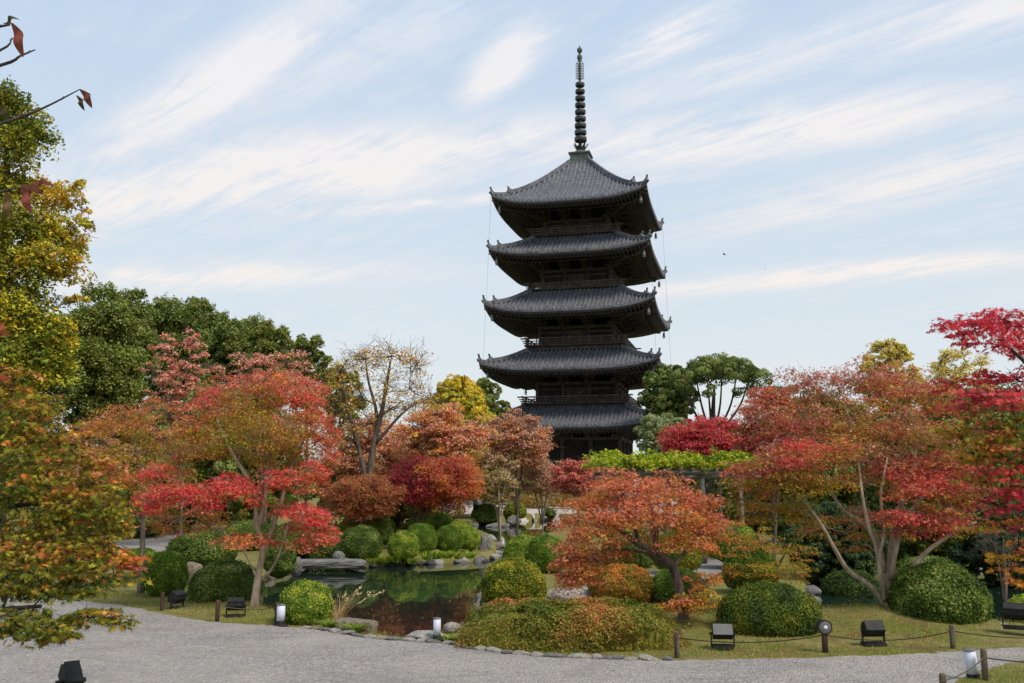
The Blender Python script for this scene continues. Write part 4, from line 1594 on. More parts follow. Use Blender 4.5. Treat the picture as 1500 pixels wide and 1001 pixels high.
# --- maple leaning in from the left, close to the viewer
Y1 = 7.2
GM = [('olive', 4), ('ogreen', 5), ('green', 5), ('orange', .6), ('rust', .8), ('lemon', .5)]
GO = [('olive', 5), ('ogreen', 3), ('green', 1.5), ('orange', 1.8), ('coral', .5), ('lemon', .6), ('rust', 2.2)]
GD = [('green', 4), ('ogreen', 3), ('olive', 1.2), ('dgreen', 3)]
it = [(15, 565, .6, 44, 26, 190, GO), (60, 595, .5, 40, 22, 150, GO), (20, 620, .3, 48, 28, 190, GM), (85, 640, .4, 42, 24, 150, GO), (40, 665, .2, 48, 26, 190, GM), (120, 670, .3, 40, 22, 150, GO), (155, 695, .3, 34, 18, 120, ORG),
      (70, 705, .1, 50, 24, 190, GM), (130, 715, .1, 42, 20, 150, GO), (10, 715, 0, 50, 28, 180, GD), (100, 745, 0, 48, 22, 170, GM), (160, 750, .2, 34, 20, 120, GM), (40, 765, -.1, 52, 24, 180, GM), (140, 785, .1, 44, 20, 150, GM),
      (180, 770, .4, 24, 14, 80, GO), (85, 795, -.1, 48, 22, 170, GO), (20, 810, -.2, 48, 24, 170, GO), (160, 815, .2, 38, 16, 120, GO), (195, 824, .3, 20, 9, 60, [('orange', 4), ('brightred', 2), ('coral', 2)]), (110, 830, -.1, 46, 18, 150, GM), (50, 840, -.3, 50, 20, 170, GM),
      (165, 850, .1, 36, 14, 110, GM), (120, 860, -.1, 40, 12, 110, GD), (10, 865, -.3, 46, 14, 120, GD), (70, 870, -.2, 44, 12, 120, GD), (20, 905, -.6, 46, 15, 150, GD), (75, 918, -.7, 38, 18, 160, GM), (20, 925, -.6, 44, 14, 110, GD), (70, 935, -.7, 22, 9, 50, GD), (145, 905, -.6, 26, 14, 75, GM), (178, 908, -.6, 20, 9, 34, GM), (110, 905, -.6, 28, 14, 80, GM),
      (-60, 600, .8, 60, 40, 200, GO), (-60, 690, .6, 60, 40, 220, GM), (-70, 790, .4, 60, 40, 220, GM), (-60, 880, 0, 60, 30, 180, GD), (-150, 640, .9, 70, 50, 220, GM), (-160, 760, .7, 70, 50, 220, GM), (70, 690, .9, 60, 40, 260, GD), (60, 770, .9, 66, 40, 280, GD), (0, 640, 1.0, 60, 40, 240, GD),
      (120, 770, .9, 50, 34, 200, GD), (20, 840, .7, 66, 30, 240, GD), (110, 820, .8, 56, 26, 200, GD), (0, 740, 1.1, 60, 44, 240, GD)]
tr = [np.array((-5.6, 8.0, -.05)), np.array((-5.5, 7.9, .8)), np.array((-5.35, 7.8, 1.7)), np.array((-5.2, 7.7, 2.6)), np.array((-5.1, 7.6, 3.4))]
stems = [(tr, .13, .04, .3), ([tr[1] + np.array((0, 0, .3)), W(-120, 880, 7.1), W(-20, 893, 6.9), W(60, 888, 6.8)], .045, .012, 0), ([tr[2], W(-150, 760, 7.5), W(-20, 745, 7.3), W(90, 735, 7.3)], .045, .012, 0), ([tr[3], W(-130, 640, 7.8), W(0, 620, 7.8), W(70, 610, 7.8)], .04, .01, 0),
         ([tr[1] + np.array((0, 0, .1)), W(-120, 930, 6.9), W(0, 918, 6.6), W(110, 910, 6.6)], .03, .006, 0)]
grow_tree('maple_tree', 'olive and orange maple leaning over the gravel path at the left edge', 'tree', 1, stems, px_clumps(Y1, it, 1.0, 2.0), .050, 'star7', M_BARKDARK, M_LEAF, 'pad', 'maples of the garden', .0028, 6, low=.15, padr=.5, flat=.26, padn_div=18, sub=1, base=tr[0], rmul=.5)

# --- crimson maple reaching in from the right, close to the viewer
Y16 = 9.2
PR = [('red', 4), ('crimson', 4), ('brightred', 1.5), ('rose', 1)]
PRB = [('rose', 3), ('brightred', 3), ('crimson', 3)]
it = [(1395, 480, 0, 24, 16, 130, PR), (1425, 475, .1, 30, 18, 190, PR), (1465, 468, .2, 34, 18, 220, PR), (1500, 480, .2, 34, 22, 220, PR), (1470, 500, 0, 36, 16, 180, PR), (1505, 520, .3, 30, 20, 150, PR), (1412, 505, 0, 18, 10, 60, PR), (1455, 555, .4, 34, 14, 150, PR),
      (1495, 560, .3, 34, 18, 200, PRB), (1445, 580, 0, 38, 12, 190, PRB), (1410, 595, .1, 28, 12, 120, PRB), (1480, 590, -.1, 38, 14, 200, PRB), (1395, 560, .5, 26, 14, 90, PR), (1440, 620, 0, 40, 20, 180, OLV), (1490, 630, 0, 40, 22, 190, GD), (1400, 635, .3, 32, 18, 120, OLV), (1460, 655, -.1, 40, 18, 170, OLO),
      (1500, 670, .1, 34, 20, 150, GM), (1425, 665, .2, 36, 18, 140, OLV), (1480, 700, 0, 36, 18, 170, PR), (1440, 700, .3, 34, 16, 130, OLO), (1500, 725, 0, 34, 18, 150, PR), (1460, 740, .2, 36, 16, 130, DRD), (1495, 765, .2, 34, 14, 120, DRD), (1440, 770, .4, 30, 12, 90, OLO),
      (1485, 822, .4, 26, 14, 70, [('gold', 3), ('orange', 3), ('olive', 2)]), (1462, 818, .5, 18, 9, 36, [('gold', 3), ('olive', 2)]), (1495, 850, .4, 24, 9, 50, [('orange', 3), ('gold', 2), ('coral', 1)]), (1492, 800, .4, 22, 8, 40, ORG),
      (1560, 480, .2, 50, 30, 260, PR), (1570, 560, .2, 50, 36, 260, PR), (1570, 640, .2, 50, 36, 260, OLV), (1570, 730, .2, 50, 36, 260, PR), (1650, 520, .4, 60, 50, 260, PR), (1650, 640, .4, 60, 50, 260, PR), (1640, 760, .4, 60, 40, 240, DRD), (1710, 450, .3, 60, 50, 260, PR), (1740, 560, .2, 60, 50, 260, PR), (1790, 480, .5, 60, 50, 240, PR), (1760, 660, .6, 60, 40, 200, OLO)]
tr = [np.array((7.0, 9.6, -.05)), np.array((6.9, 9.5, 1.0)), np.array((6.7, 9.4, 2.0)), np.array((6.5, 9.3, 3.0)), np.array((6.3, 9.2, 3.9))]
stems = [(tr, .14, .04, .3), ([tr[2], W(1600, 640, 9.3), W(1530, 560, 9.2), W(1490, 520, 9.2), W(1465, 500, 9.2)], .04, .01, 0), ([tr[1] + np.array((0, 0, .4)), W(1590, 740, 9.3), W(1510, 700, 9.3), W(1450, 650, 9.3)], .04, .01, 0), ([tr[3], W(1640, 470, 9.4), W(1540, 465, 9.3)], .03, .01, 0)]
grow_tree('maple_tree', 'crimson maple reaching in at the right edge high above the path', 'tree', 16, stems, px_clumps(Y16, it, 1.0, 1.2), .058, 'star7', M_BARKDARK, M_LEAF, 'pad', 'maples of the garden', .003, 6, low=.15, padr=.5, flat=.28, padn_div=18, sub=1, base=tr[0], rmul=.5)

# --- twigs of a cherry close to the viewer, top left
rng = np.random.default_rng(99)
root = empty('cherry_tree', (-2.7, 2.6, 0), 'cherry twigs with a few long brown leaves hanging at the top left', 'tree')
B0 = np.array((-2.7, 2.6, 0))
sk = Skeleton(8)
sk.stem([np.array(p) - B0 for p in ((-2.7, 2.6, -.05), (-2.65, 2.6, 1.5), (-2.5, 2.6, 3.0), (-2.4, 2.6, 4.2))], .09, .04, .3)
paths = [(2.6, [(-420, 330), (-150, 230), (0, 182), (60, 160), (117, 131)]), (2.6, [(-400, 190), (-150, 130), (0, 96), (30, 82), (52, 73)]), (2.5, [(-380, 120), (-120, 60), (0, 39), (14, 36)]), (2.6, [(-300, 200), (-100, 110), (0, 74), (17, 58)]), (2.5, [(-380, 420), (-120, 330), (0, 282), (30, 276)])]
for Yb, pts in paths:
    P = [np.array((-2.5, 2.6, 3.2 - .1)) - B0] + [W(a, b_, Yb) - B0 for a, b_ in pts]
    P = smooth_line(P, 4)
    sk.mb.tube(P, np.linspace(.010, .0014, len(P)), 6)
    for kk in range(len(P) // 2, len(P), 4):
        sk.mb.tube([P[kk] - np.array((.004, 0, .004)), P[kk] + np.array((.003, 0, .005))], .0024, 5)
sk.mb.build('trunk', M_TWIG, root, True)


def hang_leaf(px0, py0, px1, py1, Yb, wpx, col, curl):
    a, b_ = W(px0, py0, Yb) - B0, W(px1, py1, Yb + .02) - B0
    n = 12
    L = np.linalg.norm(b_ - a)
    ax = (b_ - a) / L
    side = unit(np.cross(ax, np.array((0.1, 1.0, 0))))
    V, Cc = [], []
    for i in range(n):
        t = i / (n - 1)
        w = wpx * 1.15 * Yb / F / 2 * math.sin(PI * min(t * .96 + .03, 1)) ** .75
        bend = -side * curl * .6 * L * math.sin(PI * t)
        p = a + (b_ - a) * t + bend
        for s in (-1, -.5, 0, .5, 1):
            V.append(p + side * w * s + np.array((0, 1.0, 0)) * (-.1 * w * (1 - abs(s)) + .012 * math.sin(7 * t)))
            Cc.append(col * (1 + .18 * math.sin(23 * t + s * 5)) * (1.15 if s == 0 else 1))
    Fc = [(i * 5 + j, i * 5 + j + 1, i * 5 + j + 6, i * 5 + j + 5) for i in range(n - 1) for j in range(4)]
    me = np_mesh('leaf', np.array(V), np.array(Fc).ravel(), 4, True)
    at = me.attributes.new('Col', 'FLOAT_COLOR', 'POINT')
    cc = np.ones((len(V), 4), dtype=np.float32)
    cc[:, :3] = np.array(Cc)
    at.data.foreach_set('color', cc.ravel())
    link_mesh('leaf', me, M_LEAF, root)


BR, GB = np.array((.20, .075, .05)), np.array((.10, .085, .04))
for args in [(117, 131, 133, 157, 2.6, 11, BR, -.22), (112, 140, 122, 161, 2.6, 8, GB, -.18), (17, 34, 32, 82, 2.5, 15, np.array((.26, .08, .06)), -.12), (4, 34, 27, 27, 2.5, 8, GB, -.1), (-4, 152, 13, 178, 2.6, 12, GB, -.12),
             (30, 272, 62, 284, 2.5, 11, BR, -.15), (28, 274, 44, 312, 2.5, 14, np.array((.30, .09, .07)), -.15), (8, 280, 18, 322, 2.5, 12, np.array((.2, .12, .05)), .1), (44, 270, 78, 272, 2.5, 9, BR, -.2), (-6, 470, 12, 492, 2.5, 12, np.array((.42, .12, .06)), .1), (-8, 548, 14, 556, 2.5, 8, np.array((.42, .10, .05)), .1)]:
    hang_leaf(*args)

# --- tall yellow green tree on the left
Y2 = 29.0
YG1 = [('lemon', 4), ('yellow', 3), ('gold', 1), ('green', 2.5), ('mid', 2)]
YG2 = [('green', 4.5), ('ogreen', 3), ('lemon', 2), ('mid', 2), ('olive', 1)]
YG3 = [('gold', 4), ('tan', 1), ('olive', 1), ('lemon', 3)]
it = [(10, 150, 0, 34, 30, 1500, YG2), (45, 185, .3, 34, 26, 1300, YG2), (15, 205, -.5, 36, 24, 1200, YG2), (-20, 180, .5, 40, 40, 1200, YG2), (15, 260, 0, 40, 30, 1600, YG1), (55, 275, .5, 34, 26, 900, YG3), (95, 285, .4, 30, 20, 420, YG3), (115, 268, .5, 16, 10, 120, YG3), (120, 300, .6, 16, 10, 110, YG3),
      (25, 320, -.6, 44, 34, 1700, YG2), (70, 335, 0, 38, 28, 1400, YG1), (108, 355, .4, 26, 20, 800, YG3), (60, 375, -.6, 40, 28, 1500, YG1), (20, 390, -.5, 44, 34, 1600, YG2), (95, 390, .4, 30, 20, 800, YG3), (20, 455, -.8, 44, 34, 1700, YG1), (65, 470, -.6, 36, 28, 1300, YG1), (90, 500, -.3, 28, 24, 900, YG1),
      (40, 520, -.8, 46, 30, 1500, YG2), (75, 540, -.3, 34, 22, 900, YG1), (-30, 280, .5, 50, 50, 1300, YG2), (-30, 400, .5, 50, 50, 1300, YG2), (-30, 500, .5, 50, 50, 1300, YG2), (10, 560, 0, 46, 26, 1100, YG2), (110, 440, .5, 16, 10, 200, YG3), (50, 430, 1.0, 44, 30, 900, YG2), (-90, 350, 0, 60, 60, 1200, YG2), (-90, 480, 0, 60, 60, 1200, YG2), (-70, 220, 0, 50, 50, 1000, YG2), (115, 325, .2, 20, 14, 260, YG3)]
stems = [([W(-20, gpy(Y2), Y2), W(-15, 700, Y2), W(-10, 560, Y2), W(0, 420, Y2), (W(10, 300, Y2)), W(8, 190, Y2)], .34, .06, .3), ([W(-12, 600, Y2), W(30, 500, Y2 - .3), W(60, 400, Y2)], .14, .04, 0), ([W(-2, 450, Y2), W(40, 360, Y2 + .2), W(80, 300, Y2 + .4)], .12, .03, 0)]
grow_tree('keyaki_tree', 'tall yellow and green broadleaf tree rising at the left edge', 'tree', 2, stems, px_clumps(Y2, it, 1.0, 1.25), .105, 'quad', M_BARK, M_LEAF, 'pad', None, .012, 9, low=.4, padr=.36, flat=.7, padn_div=60, sub=1)

# --- dark evergreen wood behind, tree by tree
def evergreen(label, seed, Y, x0, x1, y0, y1, count, n, pal, leaf, rr=.36, group='evergreen trees behind the garden', name='evergreen_tree', mode='shell', ybase=None, padr=.30, spread=1.0, padn_div=75, cj=.2, tw=4, flat=.8):
    rng = np.random.default_rng(seed)
    cl = auto_clumps(rng, Y, x0, x1, y0, y1, int(count * 3.0), rr * (.92 if mode == 'shell' else .72), int(n * (1.15 if mode == 'shell' else .8)), pal, .85, True, .9, spread)
    xm = (x0 + x1) / 2
    gz = ground_z(W(xm, 711, Y)[0], Y)
    b0 = np.array((W(xm, 711, Y)[0], Y, gz - .1))
    stems = [([b0, b0 * .5 + W(xm, y1, Y) * .5 + np.array((.1, 0, 0)), W(xm, (y0 + y1 * 2) / 3, Y), W(xm, y0 * .7 + y1 * .3, Y)], .018 * (x1 - x0) * Y / F * 1.6, .05, .3)]
    return grow_tree(name, label, 'tree', seed, stems, cl, leaf * .70, 'quad', M_BARKDARK, M_EVER, mode, group, .02, tw, low=.4, flat=flat, padr=padr, padn_div=padn_div, cj=cj, base=b0, lift=.35)


EVO = [('green', 3), ('ogreen', 2.5), ('fgreen', 5), ('mid', 2)]
evergreen('big dark evergreen just right of the tall yellow green tree', 31, 50, 70, 222, 405, 660, 26, 1500, EVO, .17, mode='pad', padn_div=40, padr=.36)
evergreen('dark green tree behind the tall yellow green tree at the left edge', 32, 46, -110, 120, 430, 680, 22, 1300, GRN, .18, mode='pad', padn_div=40, padr=.36)
evergreen('highest rounded evergreen of the wood above the pink cherry', 33, 66, 172, 312, 417, 610, 24, 1500, EVG, .19, mode='pad', padn_div=40, padr=.36)
evergreen('rounded evergreen second on the falling skyline of the wood', 34, 72, 268, 384, 440, 610, 20, 1400, EVG, .20, mode='pad', padn_div=40, padr=.36)
evergreen('pointed evergreen in the middle of the falling skyline of the wood', 35, 70, 336, 442, 458, 610, 22, 1200, EVO, .18, .30, mode='pad', padn_div=40, padr=.36)
evergreen('low evergreen at the right end of the falling skyline of the wood', 36, 76, 405, 492, 484, 610, 18, 1200, EVO, .19, .30, mode='pad', padn_div=40, padr=.36)
evergreen('small evergreen behind the sparse yellow leaved tree', 37, 84, 455, 540, 530, 640, 14, 800, EVO, .22, .32, mode='pad', padn_div=40, padr=.36)
evergreen('shaded evergreen behind the olive orange maple', 38, 52, 40, 290, 590, 800, 20, 1100, GRN, .2, .3, padn_div=120)
evergreen('shaded evergreen behind the bright red maple', 39, 56, 250, 480, 590, 790, 20, 1100, EVO, .2, .3, padn_div=120)
evergreen('brownish evergreen behind the dark red maple on the far bank', 40, 62, 440, 710, 640, 785, 24, 1000, [('olive', 3), ('green', 3), ('brown', 2)], .2, .28, padn_div=120)
evergreen('green domed tree behind the yellow tree left of the pagoda', 41, 100, 668, 748, 547, 690, 18, 1100, EVG, .25)
evergreen('yellow domed tree left of the pagoda', 42, 86, 622, 722, 552, 680, 22, 1300, [('yellow', 3), ('lemon', 4), ('gold', 1.5), ('olive', 1)], .22)
Y43 = 92.0
g0 = gpy(Y43, .4)
stems = [(wp(Y43, [(1045, g0, 0), (1045, 680, 0), (1044, 620, 0), (1046, 570, 0)]), .55, .12, .3)] + [(wp(Y43, [(1045, 660, 0), (1045 + q * .35, 625, q * .02), (1046 + q * .75, 592, q * .04), (1045 + q, 556, q * .05)]), .17, .06, 0) for q in (-46, -25, -9, 12, 33, 52)]
it = [(1000 + 14 * q, 560 - 26 * math.sin(PI * (q + .6) / 9) + (3 if q % 2 else 0), (-2.5, 2.5, 0)[q % 3], 17, 12, 1500, GRN) for q in range(9)] + [(1018 + 16 * q, 551 - 6 * (q % 2), (2, -3)[q % 2], 18, 11, 1300, GRN) for q in range(5)] + [(1012, 578, 0, 13, 9, 700, GRN), (1088, 576, 1, 15, 9, 700, GRN), (1040, 572, -2, 14, 7, 500, GRN)]
grow_tree('evergreen_tree', 'tall green tree with an open flat crown right of the pagoda', 'tree', 43, stems, px_clumps(Y43, it, 1.2, .8), .17, 'quad', M_BARKDARK, M_EVER, 'shell', 'evergreen trees behind the garden', .03, 4, low=.4, padr=.42, padn_div=110)
evergreen('shaded evergreen between the wood and the bright red maple', 54, 60, 165, 385, 565, 790, 26, 1000, EVO, .2, .3)
evergreen('shaded evergreen on the bank below the yellow domed tree', 55, 78, 600, 790, 640, 742, 22, 900, [('olive', 3), ('brown', 2), ('fgreen', 3)], .2, .3)
evergreen('dark green tree next to the pagoda on its right', 44, 96, 936, 1022, 532, 650, 18, 1100, GRN, .24, .33)
evergreen('grey green pine in front of the pagoda base', 45, 72, 926, 1024, 603, 690, 16, 1100, [('sage', 5), ('fgreen', 2)], .17, .34)
evergreen('shaded evergreen behind the wisteria trellis', 46, 60, 985, 1190, 630, 800, 22, 1000, GRN, .2, .3)
evergreen('shaded evergreen behind the wide dark red maple', 47, 46, 1070, 1330, 570, 810, 30, 1200, GRN, .17, .28)
evergreen('shaded evergreen behind the crimson maple', 48, 44, 1270, 1570, 560, 810, 30, 1200, GRN, .17, .28)
PY = [('paleyellow', 5), ('lemon', 2), ('gold', 1), ('tan', 1)]
evergreen('pale yellow tree on the skyline behind the wide dark red maple', 49, 52, 1250, 1356, 489, 640, 22, 620, PY, .15, .32, mode='pad', padn_div=30, padr=.4, flat=.5, tw=6)
evergreen('pale yellow tree on the skyline behind the crimson maple', 50, 56, 1330, 1470, 503, 660, 20, 480, PY, .15, .3, mode='pad', padn_div=30, padr=.4, flat=.5, tw=6)
evergreen('dark leaning pine over the water at the right edge', 51, 31, 1390, 1570, 740, 862, 22, 900, [('dgreen', 4), ('pine', 3)], .12, .3)
evergreen('dark shrub like tree beyond the water, left of the wide dark red maple', 52, 30, 1150, 1300, 735, 868, 24, 900, [('dgreen', 3), ('pine', 2), ('green', 2)], .11, .3)
evergreen('dark shrub like tree beyond the water, right of the wide dark red maple trunk', 53, 32, 1280, 1430, 735, 862, 22, 800, [('dgreen', 2), ('olive', 2), ('green', 2)], .11, .3)

# --- cherries and maples in the middle distance
def soft_tree(label, seed, Y, x0, x1, y0, y1, count, n, pal, leaf, rr=.3, name='cherry_tree', bark=None, xt=None, ybase=None, twig=.014, tw=9, sub=2, fine=1, shape='quad', forks=3, group='cherries and maples round the pond', padn_div=40, padr=.4, flat=.4, r0=None):
    rng = np.random.default_rng(seed)
    cl = auto_clumps(rng, Y, x0, x1, y0, y1, int(count * 1.15), rr * 1.15, int(n * 1.6), pal, .8, True, .75)
    xm = (x0 + x1) / 2 if xt is None else xt
    yb = gpy(Y, ground_z(W(xm, 711, Y)[0], Y)) if ybase is None else ybase
    b0 = W(xm, yb + 2, Y)
    k = (y0 * .3 + y1 * .7)
    stems = [([b0, W(xm + 3, yb * .5 + y1 * .5, Y), W((x0 + x1) / 2, k, Y)], r0 or .0011 * (x1 - x0) * Y / F * 18, .06, .3)]
    for q in range(forks):
        xx = x0 + (x1 - x0) * (.2 + .6 * (q + .5) / forks)
        dy_ = rng.normal(0, .15) * (x1 - x0) * Y / F
        stems.append(([W(xm + 2, yb * .55 + y1 * .45, Y), W((xm + xx) / 2, k, Y + dy_ * .5), W(xx, y0 * .6 + y1 * .4, Y + dy_)], .009 * (x1 - x0) * Y / F * 1.4, .025, 0))
    return grow_tree(name, label, 'tree', seed, stems, cl, leaf, shape, bark or M_BARK, M_LEAF, 'pad', group, twig, tw, low=.4, padr=padr, flat=flat, padn_div=padn_div, sub=sub, fine=fine, base=b0)


soft_tree('half bare pink cherry in front of the wood, above the olive orange maple', 61, 44, 196, 330, 474, 680, 30, 120, PNK, .11, .26)
soft_tree('half bare pink cherry in front of the wood, above the bright red maple', 62, 46, 290, 480, 492, 680, 40, 130, PNK, .11, .24)
soft_tree('bare twigged cherry left of the pink ones, behind the leaning maple', 63, 40, 60, 230, 610, 740, 14, 160, [('pinkbrown', 3), ('tan', 2), ('orange', 1)], .11, .3)
GLD = [('gold', 4), ('orange', 1.5), ('tan', 2), ('olive', 1.5)]
Y7 = 50
stems = [(wp(Y7, [(536, 790, 0), (540, 715, 0), (546, 660, 0), (558, 610, .2), (566, 565, .2), (572, 530, .3)]), .24, .05, .2), (wp(Y7, [(540, 715, 0), (525, 655, 0), (512, 610, -.3), (500, 565, -.5), (495, 535, -.5)]), .16, .04, 0), (wp(Y7, [(546, 670, 0), (552, 610, .6), (540, 560, .8), (535, 525, .8)]), .13, .03, 0), (wp(Y7, [(550, 650, 0), (585, 610, -.4), (610, 590, -.5)]), .10, .03, 0)]
it = [(500, 545, -.6, 34, 26, 420, GLD), (535, 525, .5, 36, 20, 420, GLD), (575, 520, .3, 36, 20, 420, GLD), (610, 530, .2, 26, 22, 260, GLD), (490, 590, -.5, 30, 28, 360, GLD), (520, 580, 1, 34, 28, 300, GLD), (565, 560, -.6, 36, 24, 260, GLD), (600, 570, .8, 30, 24, 220, GLD), (485, 640, 0, 26, 26, 260, GLD), (575, 600, .5, 36, 20, 320, GLD), (620, 590, 0, 26, 18, 260, GLD), (510, 640, -1, 26, 24, 180, GLD), (540, 620, 1, 36, 26, 260, GLD)]
grow_tree('weeping_cherry', 'sparse weeping cherry with thin golden leaves and tall forked grey trunk', 'tree', 64, stems, px_clumps(Y7, it, .95), .11, 'quad', M_BARK, M_LEAF, 'pad', 'cherries and maples round the pond', .013, 12, padr=.4, flat=.4, padn_div=20, sub=3, fine=2)
soft_tree('pink orange weeping cherry right of the sparse golden one', 65, 55, 570, 724, 582, 700, 30, 480, [('pink', 5), ('orange', 1.5), ('coral', 1.5), ('gold', 2), ('tan', 1.5)], .12, .28, tw=9, sub=2)
soft_tree('pink cherry behind the sparse golden one', 75, 58, 470, 610, 600, 710, 22, 420, [('pink', 4), ('tan', 2), ('coral', 1), ('gold', 1)], .12, .28, tw=6, sub=1)
DR2 = lambda q, rng: ([('darkred', 5), ('crimson', 2), ('rust', 1)] if q[0] < .05 + rng.normal(0, .2) else [('red', 2), ('coral', 2.5), ('orange', 2.5), ('rust', 2), ('gold', .8)])
soft_tree('round maple on the far bank, dark red on one side and orange on the other', 66, 44, 556, 722, 655, 756, 34, 1000, DR2, .09, .26, name='maple_tree', shape='tri3', tw=6, sub=1, xt=605)
soft_tree('brown red maple on the far bank, right of the bright red maple', 67, 42, 452, 602, 688, 762, 22, 900, [('rust', 4), ('brown', 2), ('darkred', 2), ('coral', 1), ('olive', 1)], .09, .27, name='maple_tree', shape='tri3', tw=6, sub=1)
soft_tree('brown twiggy cherry in front of the pagoda roof on its left', 68, 68, 692, 818, 588, 700, 22, 520, [('brown', 1.5), ('pinkbrown', 3), ('tan', 3), ('orange', 1.5), ('pink', 2)], .12, .28, tw=11, sub=2, fine=2)
soft_tree('thin tan cherry with pale curling branches beyond the pond', 69, 70, 735, 850, 664, 735, 18, 300, [('pinkbrown', 3), ('tan', 3), ('sage', 1)], .12, .28, bark=M_BARKPALE, tw=11, sub=2, fine=1, twig=.018, r0=.06)
soft_tree('pink maple beyond the pond in front of the pagoda base', 70, 66, 800, 890, 664, 730, 16, 600, [('rose', 4), ('coral', 2), ('pinkbrown', 2)], .11, .3, name='maple_tree', tw=6, sub=1)
soft_tree('pale bare tree beside the orange side of the round maple', 71, 60, 690, 770, 660, 745, 14, 160, [('tan', 3), ('olive', 2)], .11, .3, bark=M_BARKPALE, tw=12, sub=2, fine=1, twig=.018, r0=.05)
soft_tree('deep pink maple behind the wisteria trellis', 72, 52, 965, 1110, 606, 690, 24, 1000, [('crimson', 3), ('rose', 3), ('red', 2), ('rust', 1)], .10, .28, name='maple_tree', tw=6, sub=1)
soft_tree('red brown maple rising behind the trellis end', 73, 36, 1065, 1200, 560, 720, 22, 700, WINE, .085, .28, name='maple_tree', tw=6, sub=1)
soft_tree('grey bare shrub tangled over the dark water at the right edge', 74, 26, 1420, 1520, 765, 830, 10, 0, 'tan', .05, .3, name='bare_shrub', tw=10, sub=3, fine=2, twig=.006, bark=M_BARK, r0=.035)
soft_tree('thin half bare tree on the skyline right of the tall green one', 76, 70, 1105, 1185, 548, 660, 14, 260, [('sage', 3), ('brown', 2), ('fgreen', 2)], .12, .3, tw=10, sub=2, fine=1)

# --- far tree line closing the view
rng = np.random.default_rng(123)
n = 42000
th = rng.uniform(-.75, .75, n)
rr = rng.uniform(150, 185, n)
x, y = rr * np.sin(th), rr * np.cos(th)
hh = 5.0 + 2.2 * np.sin(th * 37) + 1.6 * np.sin(th * 83 + 1) + .8 * np.sin(th * 190)
z = .8 + hh * rng.random(n) ** .6
leaf_mesh('distant_tree_line', np.stack([x, y, z], -1), rng.normal(size=(n, 3)) + np.array((0, -.6, .5)), rng.uniform(.7, 1.4, n), np.array([pick([('fgreen', 4), ('olive', 2), ('green', 3), ('brown', 1)], rng) for _ in range(n)]) * (1 + rng.normal(0, .2, (n, 1))), 'quad', M_EVER, None, rng)
o = bpy.data.objects['distant_tree_line']
tag(o, 'low distant belt of dark trees beyond the temple yard', 'trees', None, 'stuff')

# --- clipped shrubs
BG = [('bgreen', 5), ('mid', 2), ('green', 3)]
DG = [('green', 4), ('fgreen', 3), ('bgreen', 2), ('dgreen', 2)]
LG = [('bgreen', 4), ('lime', 1.2), ('mid', 3), ('lemon', 1)]
YB = [('lemon', 2.5), ('olive', 3), ('bgreen', 2.5), ('green', 2), ('lime', .6)]
GS = 'clipped round shrubs'
shrub('clipped round shrub behind the left floodlight, in front of the slim maple', 208, 273, 807, 874, gy(872), BG, 9000, .05, 1, group=GS)
shrub('broad dark clipped shrub just left of the pale maple trunk', 277, 384, 822, 889, gy(889) + 1.2, DG, 13000, .05, 2, group=GS)
shrub('bright clipped dome behind the white lantern on the pond edge', 407, 487, 852, 916, gy(916) + .5, LG, 12000, .042, 3, group=GS)
shrub('clipped shrub behind the maple at the end of the stone slab', 385, 433, 788, 843, gy(843), DG, 8000, .055, 4, group=GS)
FB = dict(group=GS, bumpy=.03)
shrub('largest clipped dome on the far bank, at its left end', 496, 561, 770, 819, 38.4, DG, 15000, .045, 5, **FB)
shrub('light green clipped dome on the far bank above the dark boulder', 567, 615, 778, 818, 38.2, LG, 14000, .04, 6, **FB)
shrub('clipped dome on the far bank, upper neighbour of the light green one', 592, 641, 766, 810, 40.2, BG, 14000, .04, 7, **FB)
shrub('clipped dome on the far bank, third along towards the standing stone', 635, 679, 769, 808, 40.8, BG, 14000, .04, 8, **FB)
shrub('dark clipped dome high on the far bank behind the largest one', 541, 581, 756, 796, 43.5, DG, 9000, .05, 9, **FB)
shrub('yellowish clipped dome high on the far bank beside the thin stake', 596, 637, 754, 790, 44.5, LG, 9000, .05, 10, **FB)
shrub('low clipped dome under the orange side of the round maple', 624, 665, 750, 784, 46.5, BG, 9000, .05, 11, **FB)
shrub('flat clipped dome right of the third one on the far bank', 650, 694, 763, 796, 43.6, LG, 9000, .05, 12, **FB)
shrub('flat clipped dome behind the standing stone', 670, 704, 773, 804, 42.0, LG, 9000, .05, 13, **FB)
shrub('brownish clipped hedge behind the largest far bank dome', 490, 556, 757, 798, 43, [('olive', 3), ('rust', 1.5), ('bgreen', 3)], 11000, .05, 14, **FB)
shrub('long brownish hedge in front of the stone base of the pagoda', 728, 912, 704, 742, 95.5, [('brown', 3), ('olive', 3), ('tan', 1.5), ('fgreen', 1)], 16000, .2, 35, name='low_hedge', group=None, depth=.1, sq=4.0, flatb=.3)
shrub('round yellow green shrub on boulders at the right of the pond', 703, 801, 818, 890, gy(893) + .3, YB, 16000, .045, 15, group=GS)
shrub('left one of the two bright shrubs behind the yellow green shrub', 736, 800, 784, 834, gy(834) + .5, LG, 9000, .05, 16, group=GS)
shrub('right one of the two bright shrubs behind the yellow green shrub', 768, 832, 784, 838, gy(838), BG, 9000, .05, 17, group=GS)
shrub('big glossy clipped dome right of the wide dark red maple trunk', 1308, 1447, 827, 922, gy(918) + .4, DG + [('mid', 1)], 15000, .062, 18, group=GS)
shrub('wide dark clipped hedge behind the grey fronted floodlight', 1052, 1207, 856, 936, gy(934) + .6, [('dgreen', 2), ('green', 5), ('ogreen', 2), ('bgreen', 1)], 20000, .046, 19, group=GS, depth=.7)
